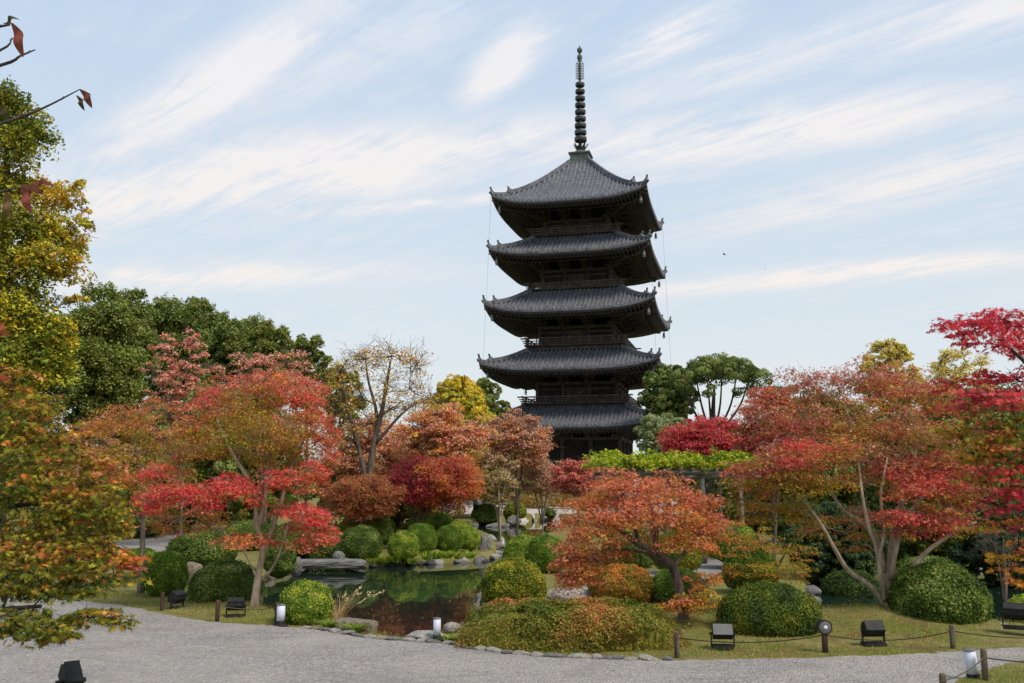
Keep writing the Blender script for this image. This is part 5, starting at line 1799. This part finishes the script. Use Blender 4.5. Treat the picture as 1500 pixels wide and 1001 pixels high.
shrub('low spreading azalea hedge of orange and green along the path', 668, 992, 884, 962, gy(962) + 1.3, [('rust', 3), ('olive', 4), ('ogreen', 5), ('bgreen', 1.2), ('green', 3.5), ('brown', 2)], 46000, .05, 20, name='azalea_hedge', group=None, depth=.42, bumpy=.17, flatb=.3, sq=3.4)
shrub('orange tinged azalea between the bent trunk and the pale boulders', 862, 962, 828, 884, gy(884), [('rust', 3), ('olive', 4), ('orange', 2), ('green', 2)], 11000, .05, 21, group=GS, bumpy=.1)
shrub('green shrub right behind the bent maple trunk', 950, 1038, 833, 888, gy(886), BG, 10000, .05, 22, group=GS)
shrub('dark broad shrub behind the tan boulder on the left bank', 243, 345, 778, 832, 31, DG, 10000, .07, 23, group=GS)
shrub('bright strip of clipped hedge behind the left maple trunks', 175, 232, 803, 832, 30, BG, 6000, .06, 24, group=GS)
shrub('small bright shrub cut by the right edge beside the floodlight', 1478, 1530, 872, 915, gy(917) + .4, LG, 7000, .045, 25, group=GS)
shrub('round shrub at the far end of the pond', 737, 772, 735, 760, 84, [('bgreen', 3), ('olive', 2), ('mid', 2)], 5000, .14, 26, group=GS)
shrub('small dark shrub on the far gravel beside the tiny white lantern', 796, 814, 745, 756, 86, DG, 2500, .14, 27, group=GS)
shrub('dark low shrub at the water under the thin pale trees', 690, 735, 738, 768, 78, DG, 5000, .14, 28, group=GS)
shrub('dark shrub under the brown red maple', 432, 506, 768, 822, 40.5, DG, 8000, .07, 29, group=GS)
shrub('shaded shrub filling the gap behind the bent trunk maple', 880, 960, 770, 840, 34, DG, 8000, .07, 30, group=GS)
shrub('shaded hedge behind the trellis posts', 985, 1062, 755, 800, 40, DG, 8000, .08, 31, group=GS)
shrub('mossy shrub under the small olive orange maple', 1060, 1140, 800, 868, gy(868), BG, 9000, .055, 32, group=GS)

shrub('dark shrub over the water between the hedge and the wide dark red maple', 1205, 1290, 836, 886, 28.5, [('dgreen', 3), ('green', 2)], 10000, .06, 33, group=GS)
shrub('dark shrub over the water behind the big glossy dome', 1300, 1420, 815, 885, 29.5, DG, 10000, .06, 34, group=GS)
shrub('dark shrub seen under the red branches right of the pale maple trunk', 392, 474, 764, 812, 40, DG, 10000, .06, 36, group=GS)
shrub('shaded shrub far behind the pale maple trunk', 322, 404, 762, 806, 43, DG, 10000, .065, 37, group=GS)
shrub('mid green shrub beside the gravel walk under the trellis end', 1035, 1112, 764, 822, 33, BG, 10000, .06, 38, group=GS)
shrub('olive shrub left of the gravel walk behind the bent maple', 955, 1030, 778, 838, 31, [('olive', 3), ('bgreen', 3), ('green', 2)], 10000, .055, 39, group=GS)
evergreen('broad green tree closing the wood between its two highest crowns', 56, 74, 236, 330, 424, 600, 18, 1000, EVG, .19, mode='pad', padn_div=40, padr=.36)
evergreen('broad green tree of the wood right behind the pink cherries', 57, 78, 300, 420, 450, 600, 20, 1000, EVO, .19, mode='pad', padn_div=40, padr=.36)
evergreen('green tree of the wood between the big dark evergreen and the highest crown', 58, 60, 120, 236, 409, 620, 22, 1100, EVO, .18, mode='pad', padn_div=40, padr=.36)
# --- rocks
rock('dark boulder at the water under the light green dome', 588, 616, 806, 828, gy(825, WZ), 2, M_ROCKDARK)
rock('dark boulder at the water under the yellow green shrub', 702, 730, 866, 898, gy(896, WZ) - .15, 3, M_ROCKDARK)
rock('grey flat boulder in front of the yellow green shrub', 728, 780, 876, 898, gy(894), 4, M_ROCKGREY)
rock('long pale boulder behind the azalea hedge', 793, 872, 864, 890, gy(882), 5, M_ROCKPALE)
rock('second pale boulder behind the azalea hedge', 850, 892, 860, 884, gy(878), 6, M_ROCKPALE)
rock('pale boulder beside the trunk of the coral maple dome', 770, 800, 872, 888, gy(886), 7, M_ROCKGREY)
rock('tan weathered boulder between the two left clipped shrubs', 266, 298, 824, 852, gy(856) + .3, 8, M_ROCKBROWN)
rock('low rock at the left end of the stone slab bridge', 425, 442, 816, 840, gy(840), 9, M_ROCKGREY)
rock('small pointed rock on top of the stone slab', 488, 504, 808, 822, gy(832, -.1) + 2, 10, M_ROCKGREY)
rock('pale rock beside the white lantern at the water edge', 650, 674, 913, 927, gy(930) + .3, 11, M_ROCKPALE)
rock('flat pale rock behind the middle white lantern', 600, 650, 925, 938, gy(938) + .3, 12, M_ROCKPALE, depth=1.0)
rock('flat pale stone lying in the far end of the pond', 714, 748, 766, 776, 74, 13, M_ROCKPALE)
rock('grey stone left at the far end of the pond', 742, 762, 756, 772, 76, 14, M_ROCKGREY)
rock('pale stone on the bank behind the big glossy dome', 1440, 1462, 912, 926, gy(924) + .4, 15, M_ROCKPALE)
rock('second pale stone on the bank by the big glossy dome', 1456, 1478, 913, 926, gy(924) + .3, 16, M_ROCKPALE)
# shore stones of the planted far bank and the other shores
rng = np.random.default_rng(8)
keys = [('shore_stone_%d' % i, 40 + i, [M_ROCKGREY, M_ROCKDARK, M_ROCKBROWN, M_ROCKGREY, M_ROCKPALE][i]) for i in range(5)]
for P, seg in ((POND_A, None), (POND_B, None)):
    n = len(P)
    for i in range(n):
        a, b = P[i], P[(i + 1) % n]
        L = np.linalg.norm(b - a)
        m = max(1, int(L / (.46 if (34 < min(a[1], b[1]) and max(a[1], b[1]) < 48 and a[0] < 0) else 1.1 if max(a[1], b[1]) < 48 else 2.2)))
        for j in range(m):
            q = a + (b - a) * ((j + rng.random() * .8) / m)
            k_ = keys[rng.integers(0, 5)]
            me = rock_mesh(k_[0], k_[1], k_[2], sub=3)
            s = rng.uniform(.18, .42) * (1 if q[1] < 50 else 1.6)
            if q[1] < 24.5 and -6.5 < q[0] < -1.0:
                s *= .6
            o = link_mesh('shore_stone', me)
            s *= .62 if q[1] > 50 else .85
            s *= .72 if 34 < q[1] < 48 else 1
            o.scale = (s * 1.25, s, s * .72)
            o.location = (q[0], q[1] - (.12 if 34 < q[1] < 48 else 0), WZ + .05)
            o.rotation_euler = (0, 0, rng.random() * 6.3)
            tag(o, 'weathered stone set along the pond shore', 'stone', 'stones along the pond shore')
# kerb stones between path and pond or hedge
e = smooth_line(EDGE, 12)
sel = [p for p in e if G(440, 918)[0] < p[0] < G(985, 968)[0]]
acc = 0
i = 0
d = np.concatenate([[0], np.cumsum(np.linalg.norm(np.diff(np.array(sel), axis=0), axis=1))])
t = .05
kk = 0
while t < d[-1]:
    w = rng.uniform(.16, .38)
    x = np.interp(t + w / 2, d, np.array(sel)[:, 0])
    y = np.interp(t + w / 2, d, np.array(sel)[:, 1])
    x2 = np.interp(t + w / 2 + .1, d, np.array(sel)[:, 0])
    y2 = np.interp(t + w / 2 + .1, d, np.array(sel)[:, 1])
    me = rock_mesh('kerb_%d' % (kk % 6), 60 + kk % 6, [M_ROCKPALE, M_ROCKPALE, M_ROCKGREY][kk % 3], 10, 3)
    o = link_mesh('kerb_stone', me)
    o.scale = (w * .60, rng.uniform(.08, .15), rng.uniform(.035, .06))
    o.location = (x, y + .06 + rng.normal(0, .02), .03)
    o.rotation_euler = (rng.normal(0, .08), rng.normal(0, .08), math.atan2(y2 - y, x2 - x))
    tag(o, 'flat rough stone in the row between gravel path and planting', 'stone', 'kerb stones along the path')
    t += w + .015
    kk += 1

def block_mesh(key, seed, mat, e=5.0, amp=.07):
    bm = bmesh.new()
    bmesh.ops.create_icosphere(bm, subdivisions=5, radius=1.0)
    for v in bm.verts:
        q = np.array(v.co)
        r = (np.sum(np.abs(q) ** e)) ** (-1 / e)
        nn = mnoise.noise(Vector(q * 1.6) + Vector((seed, 0, 0))) * amp * 1.6 + mnoise.noise(Vector(q * 4.3) + Vector((0, seed, 0))) * amp + mnoise.noise(Vector(q * 11) + Vector((0, seed, 3))) * amp * .4
        v.co = Vector(q * r * (1 + nn))
    me = bpy.data.meshes.new(key)
    bm.to_mesh(me)
    bm.free()
    me.polygons.foreach_set('use_smooth', np.ones(len(me.polygons), dtype=bool))
    me.materials.append(mat)
    return me


o = link_mesh('rock', block_mesh('standing_stone', 5, M_ROCKGREY, 3.6, .12))
Ys = gy(817, WZ)
o.scale = (8.5 * Ys / F, 7 * Ys / F, 17 * Ys / F)
o.location = W(709.5, 804, Ys)
o.rotation_euler = (.04, .05, .4)
tag(o, 'upright standing stone at the tip of the planted bank', 'rock')
# stone slab bridge and the block by the lantern
mb = MB()
Yb = 35.9
a, b_ = W(432, 826, Yb), W(534, 825, Yb)
o = link_mesh('stone_slab_bridge', block_mesh('slab', 81, M_ROCKGREY, 7.0, .05))
o.scale = ((b_[0] - a[0]) / 2, .55, .15)
o.location = ((a[0] + b_[0]) / 2, Yb, W(480, 826, Yb)[2])
tag(o, 'long flat grey stone slab spanning the water below the maple', 'stone bridge')
o = link_mesh('stone_block', block_mesh('block', 83, M_ROCKBROWN, 6.0, .07))
q = W(521, 917, gy(926) + .35)
o.scale = (.40, .22, .17)
o.location = (q[0], q[1], .02)
o.rotation_euler = (0, .04, -.25)
tag(o, 'weathered stone block at the water behind the kerb, right of the bright dome', 'stone')

# --- grasses
SG = [('bgreen', 4), ('lime', 1.5), ('mid', 3)]
tuft('dry pampas like grass with tan plumes beside the bright dome', 492, 908, gy(912) + .4, .55, .62, 110, [('tan', 4), ('olive', 2)], 1, 'plume_grass', 'grass clump', None, .006, .35, 3)
tuft('fringe of green grass in front of the stone block', 520, 924, gy(928) + .1, .34, .22, 260, SG, 2, zbase=.02)
tuft('fringe of green grass right of the bright dome', 482, 916, gy(921), .30, .22, 220, SG, 3, zbase=.02)
tuft('green grass clump right of the middle white lantern', 661, 934, gy(942) + .15, .26, .14, 200, SG, 4, zbase=.02)
for i, (px, py, lab) in enumerate([(655, 812, 'tall sedge clump on the far bank below the third dome'), (672, 813, 'sedge clump next to the standing stone, second from it'), (688, 812, 'sedge clump touching the standing stone'), (566, 818, 'sedge clump between the largest and the light green dome'), (624, 814, 'sedge clump right of the dark boulder on the far bank'), (640, 813, 'sedge clump in the middle of the far bank shore'), (580, 818, 'small sedge clump left of the dark boulder on the far bank'), (604, 820, 'small sedge clump behind the dark boulder on the far bank'), (545, 820, 'sedge clump in front of the largest far bank dome')]):
    tuft(lab, px, py + 6, 37.75, .5, .46, 80, [('lime', 3), ('bgreen', 3), ('mid', 1)], 20 + i, group='sedge clumps on the far bank', width=.016)

# lawn blades, leaf litter
rng = np.random.default_rng(31)
n = 120000
x = rng.uniform(-10.5, 12.5, n)
y = rng.uniform(14.5, 26, n)
ey = np.interp(x, EDGE[:, 0], EDGE[:, 1])
ok = (y > ey + .02 - .10 * rng.random(n) ** 3) & (poly_sd(x, y, POND_A) < -.12) & (poly_sd(x, y, POND_B) < -.12)
pat = np.sin(x * 1.9 + np.sin(y * 2.3)) + np.sin(y * 2.7 + 1.7 * np.sin(x * 1.1))
ok &= rng.random(n) < np.clip(.55 + .3 * pat, .12, 1)
x, y, pat = x[ok], y[ok], pat[ok]
x2 = rng.uniform(5.6, 9.5, 9000)
y2 = rng.uniform(11.5, 15.2, 9000)
vx = np.array([G(1392, 1012), G(1408, 1000), G(1432, 990), G(1462, 981), G(1510, 970), G(1620, 958)])
ok2 = (y2 < np.interp(x2, vx[:, 0], vx[:, 1])) & (x2 > vx[0, 0] - .02 + .1 * (rng.random(9000)))
z = np.concatenate([height(x, y), np.full(ok2.sum(), .05)])
x, y, pat = np.concatenate([x, x2[ok2]]), np.concatenate([y, y2[ok2]]), np.concatenate([pat, np.full(ok2.sum(), 1.5)])
m = len(x)
hgt = rng.uniform(.022, .06, m)
a = rng.random(m) * 2 * PI
lean = rng.normal(0, .5, (m, 2)) * hgt[:, None]
w = .005
B = np.stack([x, y, z - .012], -1)
sd = np.stack([np.cos(a), np.sin(a), 0 * a], -1) * w
tp = B + np.stack([lean[:, 0], lean[:, 1], hgt + .012], -1)
V = np.stack([B - sd, B + sd, tp], 1).reshape(-1, 3)
me = np_mesh('lawn_grass', V, np.arange(3 * m), 3)
cols = np.array([C['olive'], C['lemon'] * .7, C['bgreen'] * .9, C['tan'] * .7, C['green']])
ci = np.clip((1.4 - .5 * pat + rng.normal(0, 1.0, m)), 0, 4.99).astype(int)
ci = np.array([2, 1, 0, 3, 4])[ci]
cc = np.ones((m, 3, 4), dtype=np.float32)
cc[..., :3] = (cols[ci] * (1 + rng.normal(0, .2, (m, 1))))[:, None, :].clip(.01, .9)
me.attributes.new('Col', 'FLOAT_COLOR', 'POINT').data.foreach_set('color', cc.ravel())
tag(link_mesh('lawn_grass', me, M_GRASS), 'short olive grass covering the pond bank and lawn', 'grass', None, 'stuff')
n = 15000
x = rng.uniform(-10, 12, n)
y = rng.uniform(15, 25, n)
ey = np.interp(x, EDGE[:, 0], EDGE[:, 1])
ok = (y > ey - 1.1 * rng.random(n) ** 4) & (poly_sd(x, y, POND_A) < -.15) & (poly_sd(x, y, POND_B) < -.15)
dr = np.sin(x * 1.3 + 2 * np.sin(y * .9)) + np.sin(y * 2.2 + x * .7)
ok &= rng.random(n) < np.clip(.38 + .42 * dr, .06, 1)
x, y = x[ok], y[ok]
P = np.stack([x, y, height(x, y) + np.where(y > np.interp(x, EDGE[:, 0], EDGE[:, 1]), .03, .032)], -1)
leaf_mesh('leaf_litter', P, rng.normal(0, .35, (len(x), 3)) + np.array((0, 0, 1)), rng.uniform(.035, .06, len(x)), np.array([pick([('rust', 3), ('brown', 4), ('tan', 2), ('darkred', 1), ('orange', 1)], rng) for _ in range(len(x))]), 'tri3', M_LEAF, None, rng)
tag(bpy.data.objects['leaf_litter'], 'fallen autumn leaves lying over the lawn', 'fallen leaves', None, 'stuff')
# single leaves on the gravel and on the water
pts = [(52, 970), (269, 931), (180, 947), (185, 944), (52, 986), (340, 929), (430, 948), (150, 960), (900, 982), (1140, 985), (1275, 975), (640, 985), (560, 962), (1040, 975), (820, 972), (1215, 990), (110, 925), (215, 918), (300, 925), (380, 934), (240, 955), (330, 970), (480, 950), (520, 975), (420, 985), (700, 965), (760, 985), (950, 978), (1100, 972), (1180, 975), (1250, 968), (1330, 966), (1350, 985), (1010, 990), (880, 972), (1160, 995), (600, 985)]
P = np.array([G(a, b, .03) for a, b in pts])
for i, p in enumerate(P):
    leaf_mesh('fallen_leaf', np.array([[0, 0, .006]]), np.array([[.1, .1, 1.0]]), [rng.uniform(.05, .075)], np.array([pick([('rust', 3), ('brown', 3), ('orange', 1)], rng)]), 'star7', M_LEAF, None, rng)
    o = COL.objects[-1]
    o.location = p
    tag(o, 'single brown leaf fallen on the gravel path', 'leaf', 'leaves fallen on the path')
wpts = [(583, 885), (604, 874), (640, 868), (652, 862), (545, 893), (690, 862), (620, 905), (575, 910), (660, 880), (632, 846), (600, 850), (560, 870), (673, 890), (540, 860)]
for i, (a, b) in enumerate(wpts):
    p = G(a, b, WZ + .006)
    col = C['orange'] * 1.1 if i == 0 else pick([('tan', 3), ('brown', 2), ('sage', 1)], rng) * 1.3
    leaf_mesh('floating_leaf', np.array([[0, 0, .004]]), np.array([[0, 0, 1.0]]), [.13 if i == 0 else rng.uniform(.05, .07)], np.array([col]), 'star7', M_LEAF, None, rng)
    o = COL.objects[-1]
    o.location = p
    tag(o, 'large orange leaf floating on the dark pond' if i == 0 else 'small pale leaf floating on the pond', 'leaf', None if i == 0 else 'small leaves floating on the pond')

# --- lamps, posts, ropes
bollard('white lantern in front of the bright clipped dome', 411, 917, gy(917) - .05, 30, 12)
bollard('white lantern standing alone on the kerb at the water edge', 640, 938, gy(939) - .02, 31, 11)
bollard('leaning white lantern on the gravel at the bottom right', 1427, 998, gy(998), 44, 17, -.10)
Yl = 86.0
xl = W(781, 750, Yl)[0]
bollard('tiny white lantern on the far gravel beyond the pond', 781, gpy(Yl, ground_z(xl, Yl) + .03), Yl, 7, 3)
FL = gy
floodlight('floodlight seen from the side at the foot of the left clipped shrub', 259, 893, FL(893) , 1.25, tilt=.5)
floodlight('floodlight left against the pale maple trunk', 345, 905, FL(905) + .1, .1, .34, .18, .35)
floodlight('floodlight with a light grey front before the dark hedge', 1059, 950, FL(950), -.12, .34, .19, 1.05, .22, True)
floodlight('black floodlight in front of the wide dark red maple trunk', 1280, 946, FL(946), .05, .34, .2, .9, .23)
floodlight('low floodlight half hidden behind the mound, left of the maple trunk', 1258, 922, FL(916) + 1.2, .4, .5, .2, .4, .12)
floodlight('floodlight cut by the right edge beside the small shrub', 1490, 922, FL(932), -.5, .42, .22, .5, .26)
# taller one at the bottom left, only its head in view
p = W(88, 985, 8.0)
c = np.array((p[0], 8.0, .02))
root = floodlight('black floodlight head poking up at the bottom left', 88, gpy(8.0, .02), 8.0, .75, .12, .13, .8, p[2] - .12)
# round spotlight on a short post
c = W(1209, 957, gy(957) + .1)
root = empty('spotlight', tuple(c), 'round spotlight mounted on a short wooden post by the dark hedge', 'spotlight')
mb = MB()
mb.lathe([(.055, -.15), (.05, .36), (.045, .37)], 12)
mb.build('post', M_POST, root, True)
rot = np.array([[1, 0, 0], [0, 0, -1], [0, 1, 0]])
mb = MB()
tb = MB()
tb.lathe([(.05, -.16), (.09, -.12), (.115, .0), (.125, .06), (.118, .062)], 18)
mb.add([np.array((v[0], -v[2] - .0, v[1] + .43)) for v in tb.v], tb.f)
for i in range(10):
    aa = i * PI / 5
    mb.box((.105 * math.cos(aa), .05, .43 + .105 * math.sin(aa)), (.012, .06, .012))
mb.box((0, .02, .36), (.03, .03, .03))
mb.build('lamp_housing', M_BLACK, root)
mb = MB()
tb = MB()
tb.lathe([(.10, 0), (.08, .006), (.03, .012)], 18)
mb.add([np.array((v[0], -.066 - v[2], v[1] + .43)) for v in tb.v], tb.f)
g = mb.build('lens', M_GLASSDARK, root)
mb = MB()
tb = MB()
tb.lathe([(.034, 0), (.02, .01), (.005, .014)], 12)
mb.add([np.array((v[0], -.08 - v[2], v[1] + .43)) for v in tb.v], tb.f)
mb.build('bulb', M_LAMPWHITE, g)

T = {}
for key, lab, px, py, hpx, mt in [('a', 'dark brown post left of the side seen floodlight', 237, 896, 27, M_POST), ('b', 'brown post left of the floodlight by the pale maple trunk', 318, 911, 30, M_POST), ('c', 'dark post touching the white lantern by the bright dome', 405, 915, 31, M_POST),
                                  ('d', 'thin dark post at the right end of the azalea hedge', 992, 963, 36, M_POSTGREY), ('e', 'greenish post on the lawn right of the black floodlight', 1396, 950, 32, M_POSTGREY), ('f', 'tall grey post beside the leaning white lantern', 1444, 1002, 48, M_POSTGREY), ('g', 'post cut by the bottom edge left of the leaning lantern', 1383, 1028, 38, M_POSTGREY)]:
    T[key] = post(lab, px, py, gy(py), hpx, mt, .045)[1]
spot_tie = np.array(c) + np.array((0, 0, .30))
rope('pale rope from the brown post round the pale maple trunk to the lantern post', T['b'], T['c'], .05)
rope('thin rope from the hedge end post to the round spotlight', T['d'], spot_tie, .10, M_ROPEDARK)
rope('thin dark rope from the round spotlight to the greenish lawn post', spot_tie, T['e'], .12, M_ROPEDARK)
rope('dark rope from the greenish lawn post to the right edge', T['e'], W(1640, 925, gy(948)), .12, M_ROPEDARK)
rope('dark rope from the tall grey post to the right edge', T['f'], W(1680, 965, gy(1000)), .08, M_ROPEDARK)
rope('pale rope drooping from the tall grey post to the cut off post', T['f'], T['g'], .05)

# --- wisteria trellis
Yt = 35.0
root = empty('wisteria_trellis', tuple(W(990, gpy(Yt), Yt)), 'weathered timber trellis of poles and beams right of the pagoda base', 'trellis')
B0 = W(990, gpy(Yt), Yt)
xl, xr = W(882, 700, Yt)[0], W(1108, 700, Yt)[0]
ztop = W(990, 693, Yt)[2]
for yy in (Yt, Yt + 3.6):
    for x_ in np.linspace(xl + .9, xr - .6, 4):
        mb = MB()
        mb.tube([np.array((x_, yy, -.1)) - B0, np.array((x_ + .03, yy, ztop / 2)) - B0, np.array((x_, yy, ztop - .05)) - B0], [.095, .085, .08], 8)
        mb.build('post', M_TRELLIS, root, True)
    mb = MB()
    mb.tube([np.array((xl, yy - .1, ztop)) - B0, np.array(((xl + xr) / 2, yy - .1, ztop + .02)) - B0, np.array((xr, yy - .1, ztop)) - B0], .075, 8)
    mb.build('beam', M_TRELLIS, root, True)
    mb = MB()
    mb.tube([np.array((xl - .2, yy + .12, ztop - .16)) - B0, np.array((xr + .2, yy + .1, ztop - .14)) - B0], .06, 8)
    mb.build('beam', M_TRELLIS, root, True)
for x_ in np.linspace(xl + .2, xr - .2, 13):
    mb = MB()
    mb.tube([np.array((x_, Yt - .5, ztop + .13)) - B0, np.array((x_, Yt + 4.1, ztop + .13)) - B0], .045, 6)
    mb.build('cross_pole', M_TRELLIS, root, True)
rng = np.random.default_rng(55)
vine = empty('wisteria_vine', (float(xl + .9), Yt + .2, 0.0), 'bright yellow green wisteria spread over the trellis roof', 'vine')
VB = np.array((xl + .9, Yt + .2, 0))
mb = MB()
mb.tube(smooth_line([np.array(p) for p in ((0, 0, -.1), (.15, .1, 1), (-.1, 0, 2.0), (.1, .2, ztop), (2.5, 1.5, ztop + .2), (5, 2, ztop + .22))], 5), np.linspace(.07, .03, 26), 7)
mb.build('stem', M_BARK, vine, True)
Ps, Ns, Cs = [], [], []
for i in range(620):
    c0 = np.array((rng.uniform(xl - .1, xr + .1), rng.uniform(Yt - .6, Yt + 4.2), ztop + .22 + abs(rng.normal(0, .18)))) - VB
    d = unit(np.array((rng.normal(), rng.normal(), rng.normal(.5, .5))))
    L = rng.uniform(.3, .6)
    col = pick([('lime', 5), ('lemon', 2), ('bgreen', 1.5), ('mid', 1)], rng)
    for j in range(26):
        t = rng.random()
        p = c0 + d * L * t + np.array((0, 0, -.35 * L * t * t)) + rng.normal(0, .05, 3)
        Ps.append(p)
        Ns.append(np.array((0, 0, 1)) + rng.normal(0, .5, 3))
        Cs.append(col * (1 + rng.normal(0, .15)))
leaf_mesh('foliage', np.array(Ps), np.array(Ns), rng.uniform(.09, .15, len(Ps)), np.array(Cs), 'quad', M_LEAF, vine, rng)

# --- thin stake on the far bank, white panel beyond the pond
mb = MB()
mb.tube([(0, 0, -.2), (.01, 0, .55), (0, 0, 1.05)], [.05, .045, .04], 8)
o = mb.build('wooden_stake', M_POSTGREY, None, True)
o.location = W(603, 790, 45)
tag(o, 'pale short wooden stake standing among the far bank domes', 'stake')
Yp = 100.0
xp = W(755, 720, Yp)[0]
root = empty('notice_panel', (xp, Yp, ground_z(xp, Yp)), 'narrow white upright panel on the far gravel left of the pagoda base', 'sign')
zb_ = W(755, 729, Yp)[2] - ground_z(xp, Yp)
zt_ = W(755, 711, Yp)[2] - ground_z(xp, Yp)
mb = MB()
mb.box((0, 0, (zb_ + zt_) / 2), (.28, .04, (zt_ - zb_) / 2))
mb.build('board', M_WHITE, root)
for s in (-1, 1):
    mb = MB()
    mb.box((s * .315, 0, zt_ / 2), (.03, .05, zt_ / 2 + .05))
    mb.build('leg', M_POST, root)
# birds in the sky
for (px, py, s, lab) in ((1061, 373, 1.0, 'small dark bird flying right of the pagoda, the clearer of two'), (1121, 394, .7, 'faint distant bird flying above the thin cloud streak')):
    b = MB()
    for sg in (-1, 1):
        b.add([(0, .12, 0), (0, -.12, 0), (sg * .28, -.05, .12), (sg * .5, -.12, .05), (sg * .28, .08, .12)], [(0, 1, 2, 4), (4, 2, 3)])
    b.lathe([(.01, -.2), (.06, -.1), (.07, .05), (.04, .16), (.01, .22)], 8)
    V = b.v
    n_ = len(V)
    b.v = V[:10] + [(v[0], v[2], v[1]) for v in V[10:]]
    o = b.build('bird', M_BLACK)
    o.location = W(px, py, 130 if s == 1 else 330)
    o.rotation_euler = (0, .2, .9)
    tag(o, lab, 'bird')
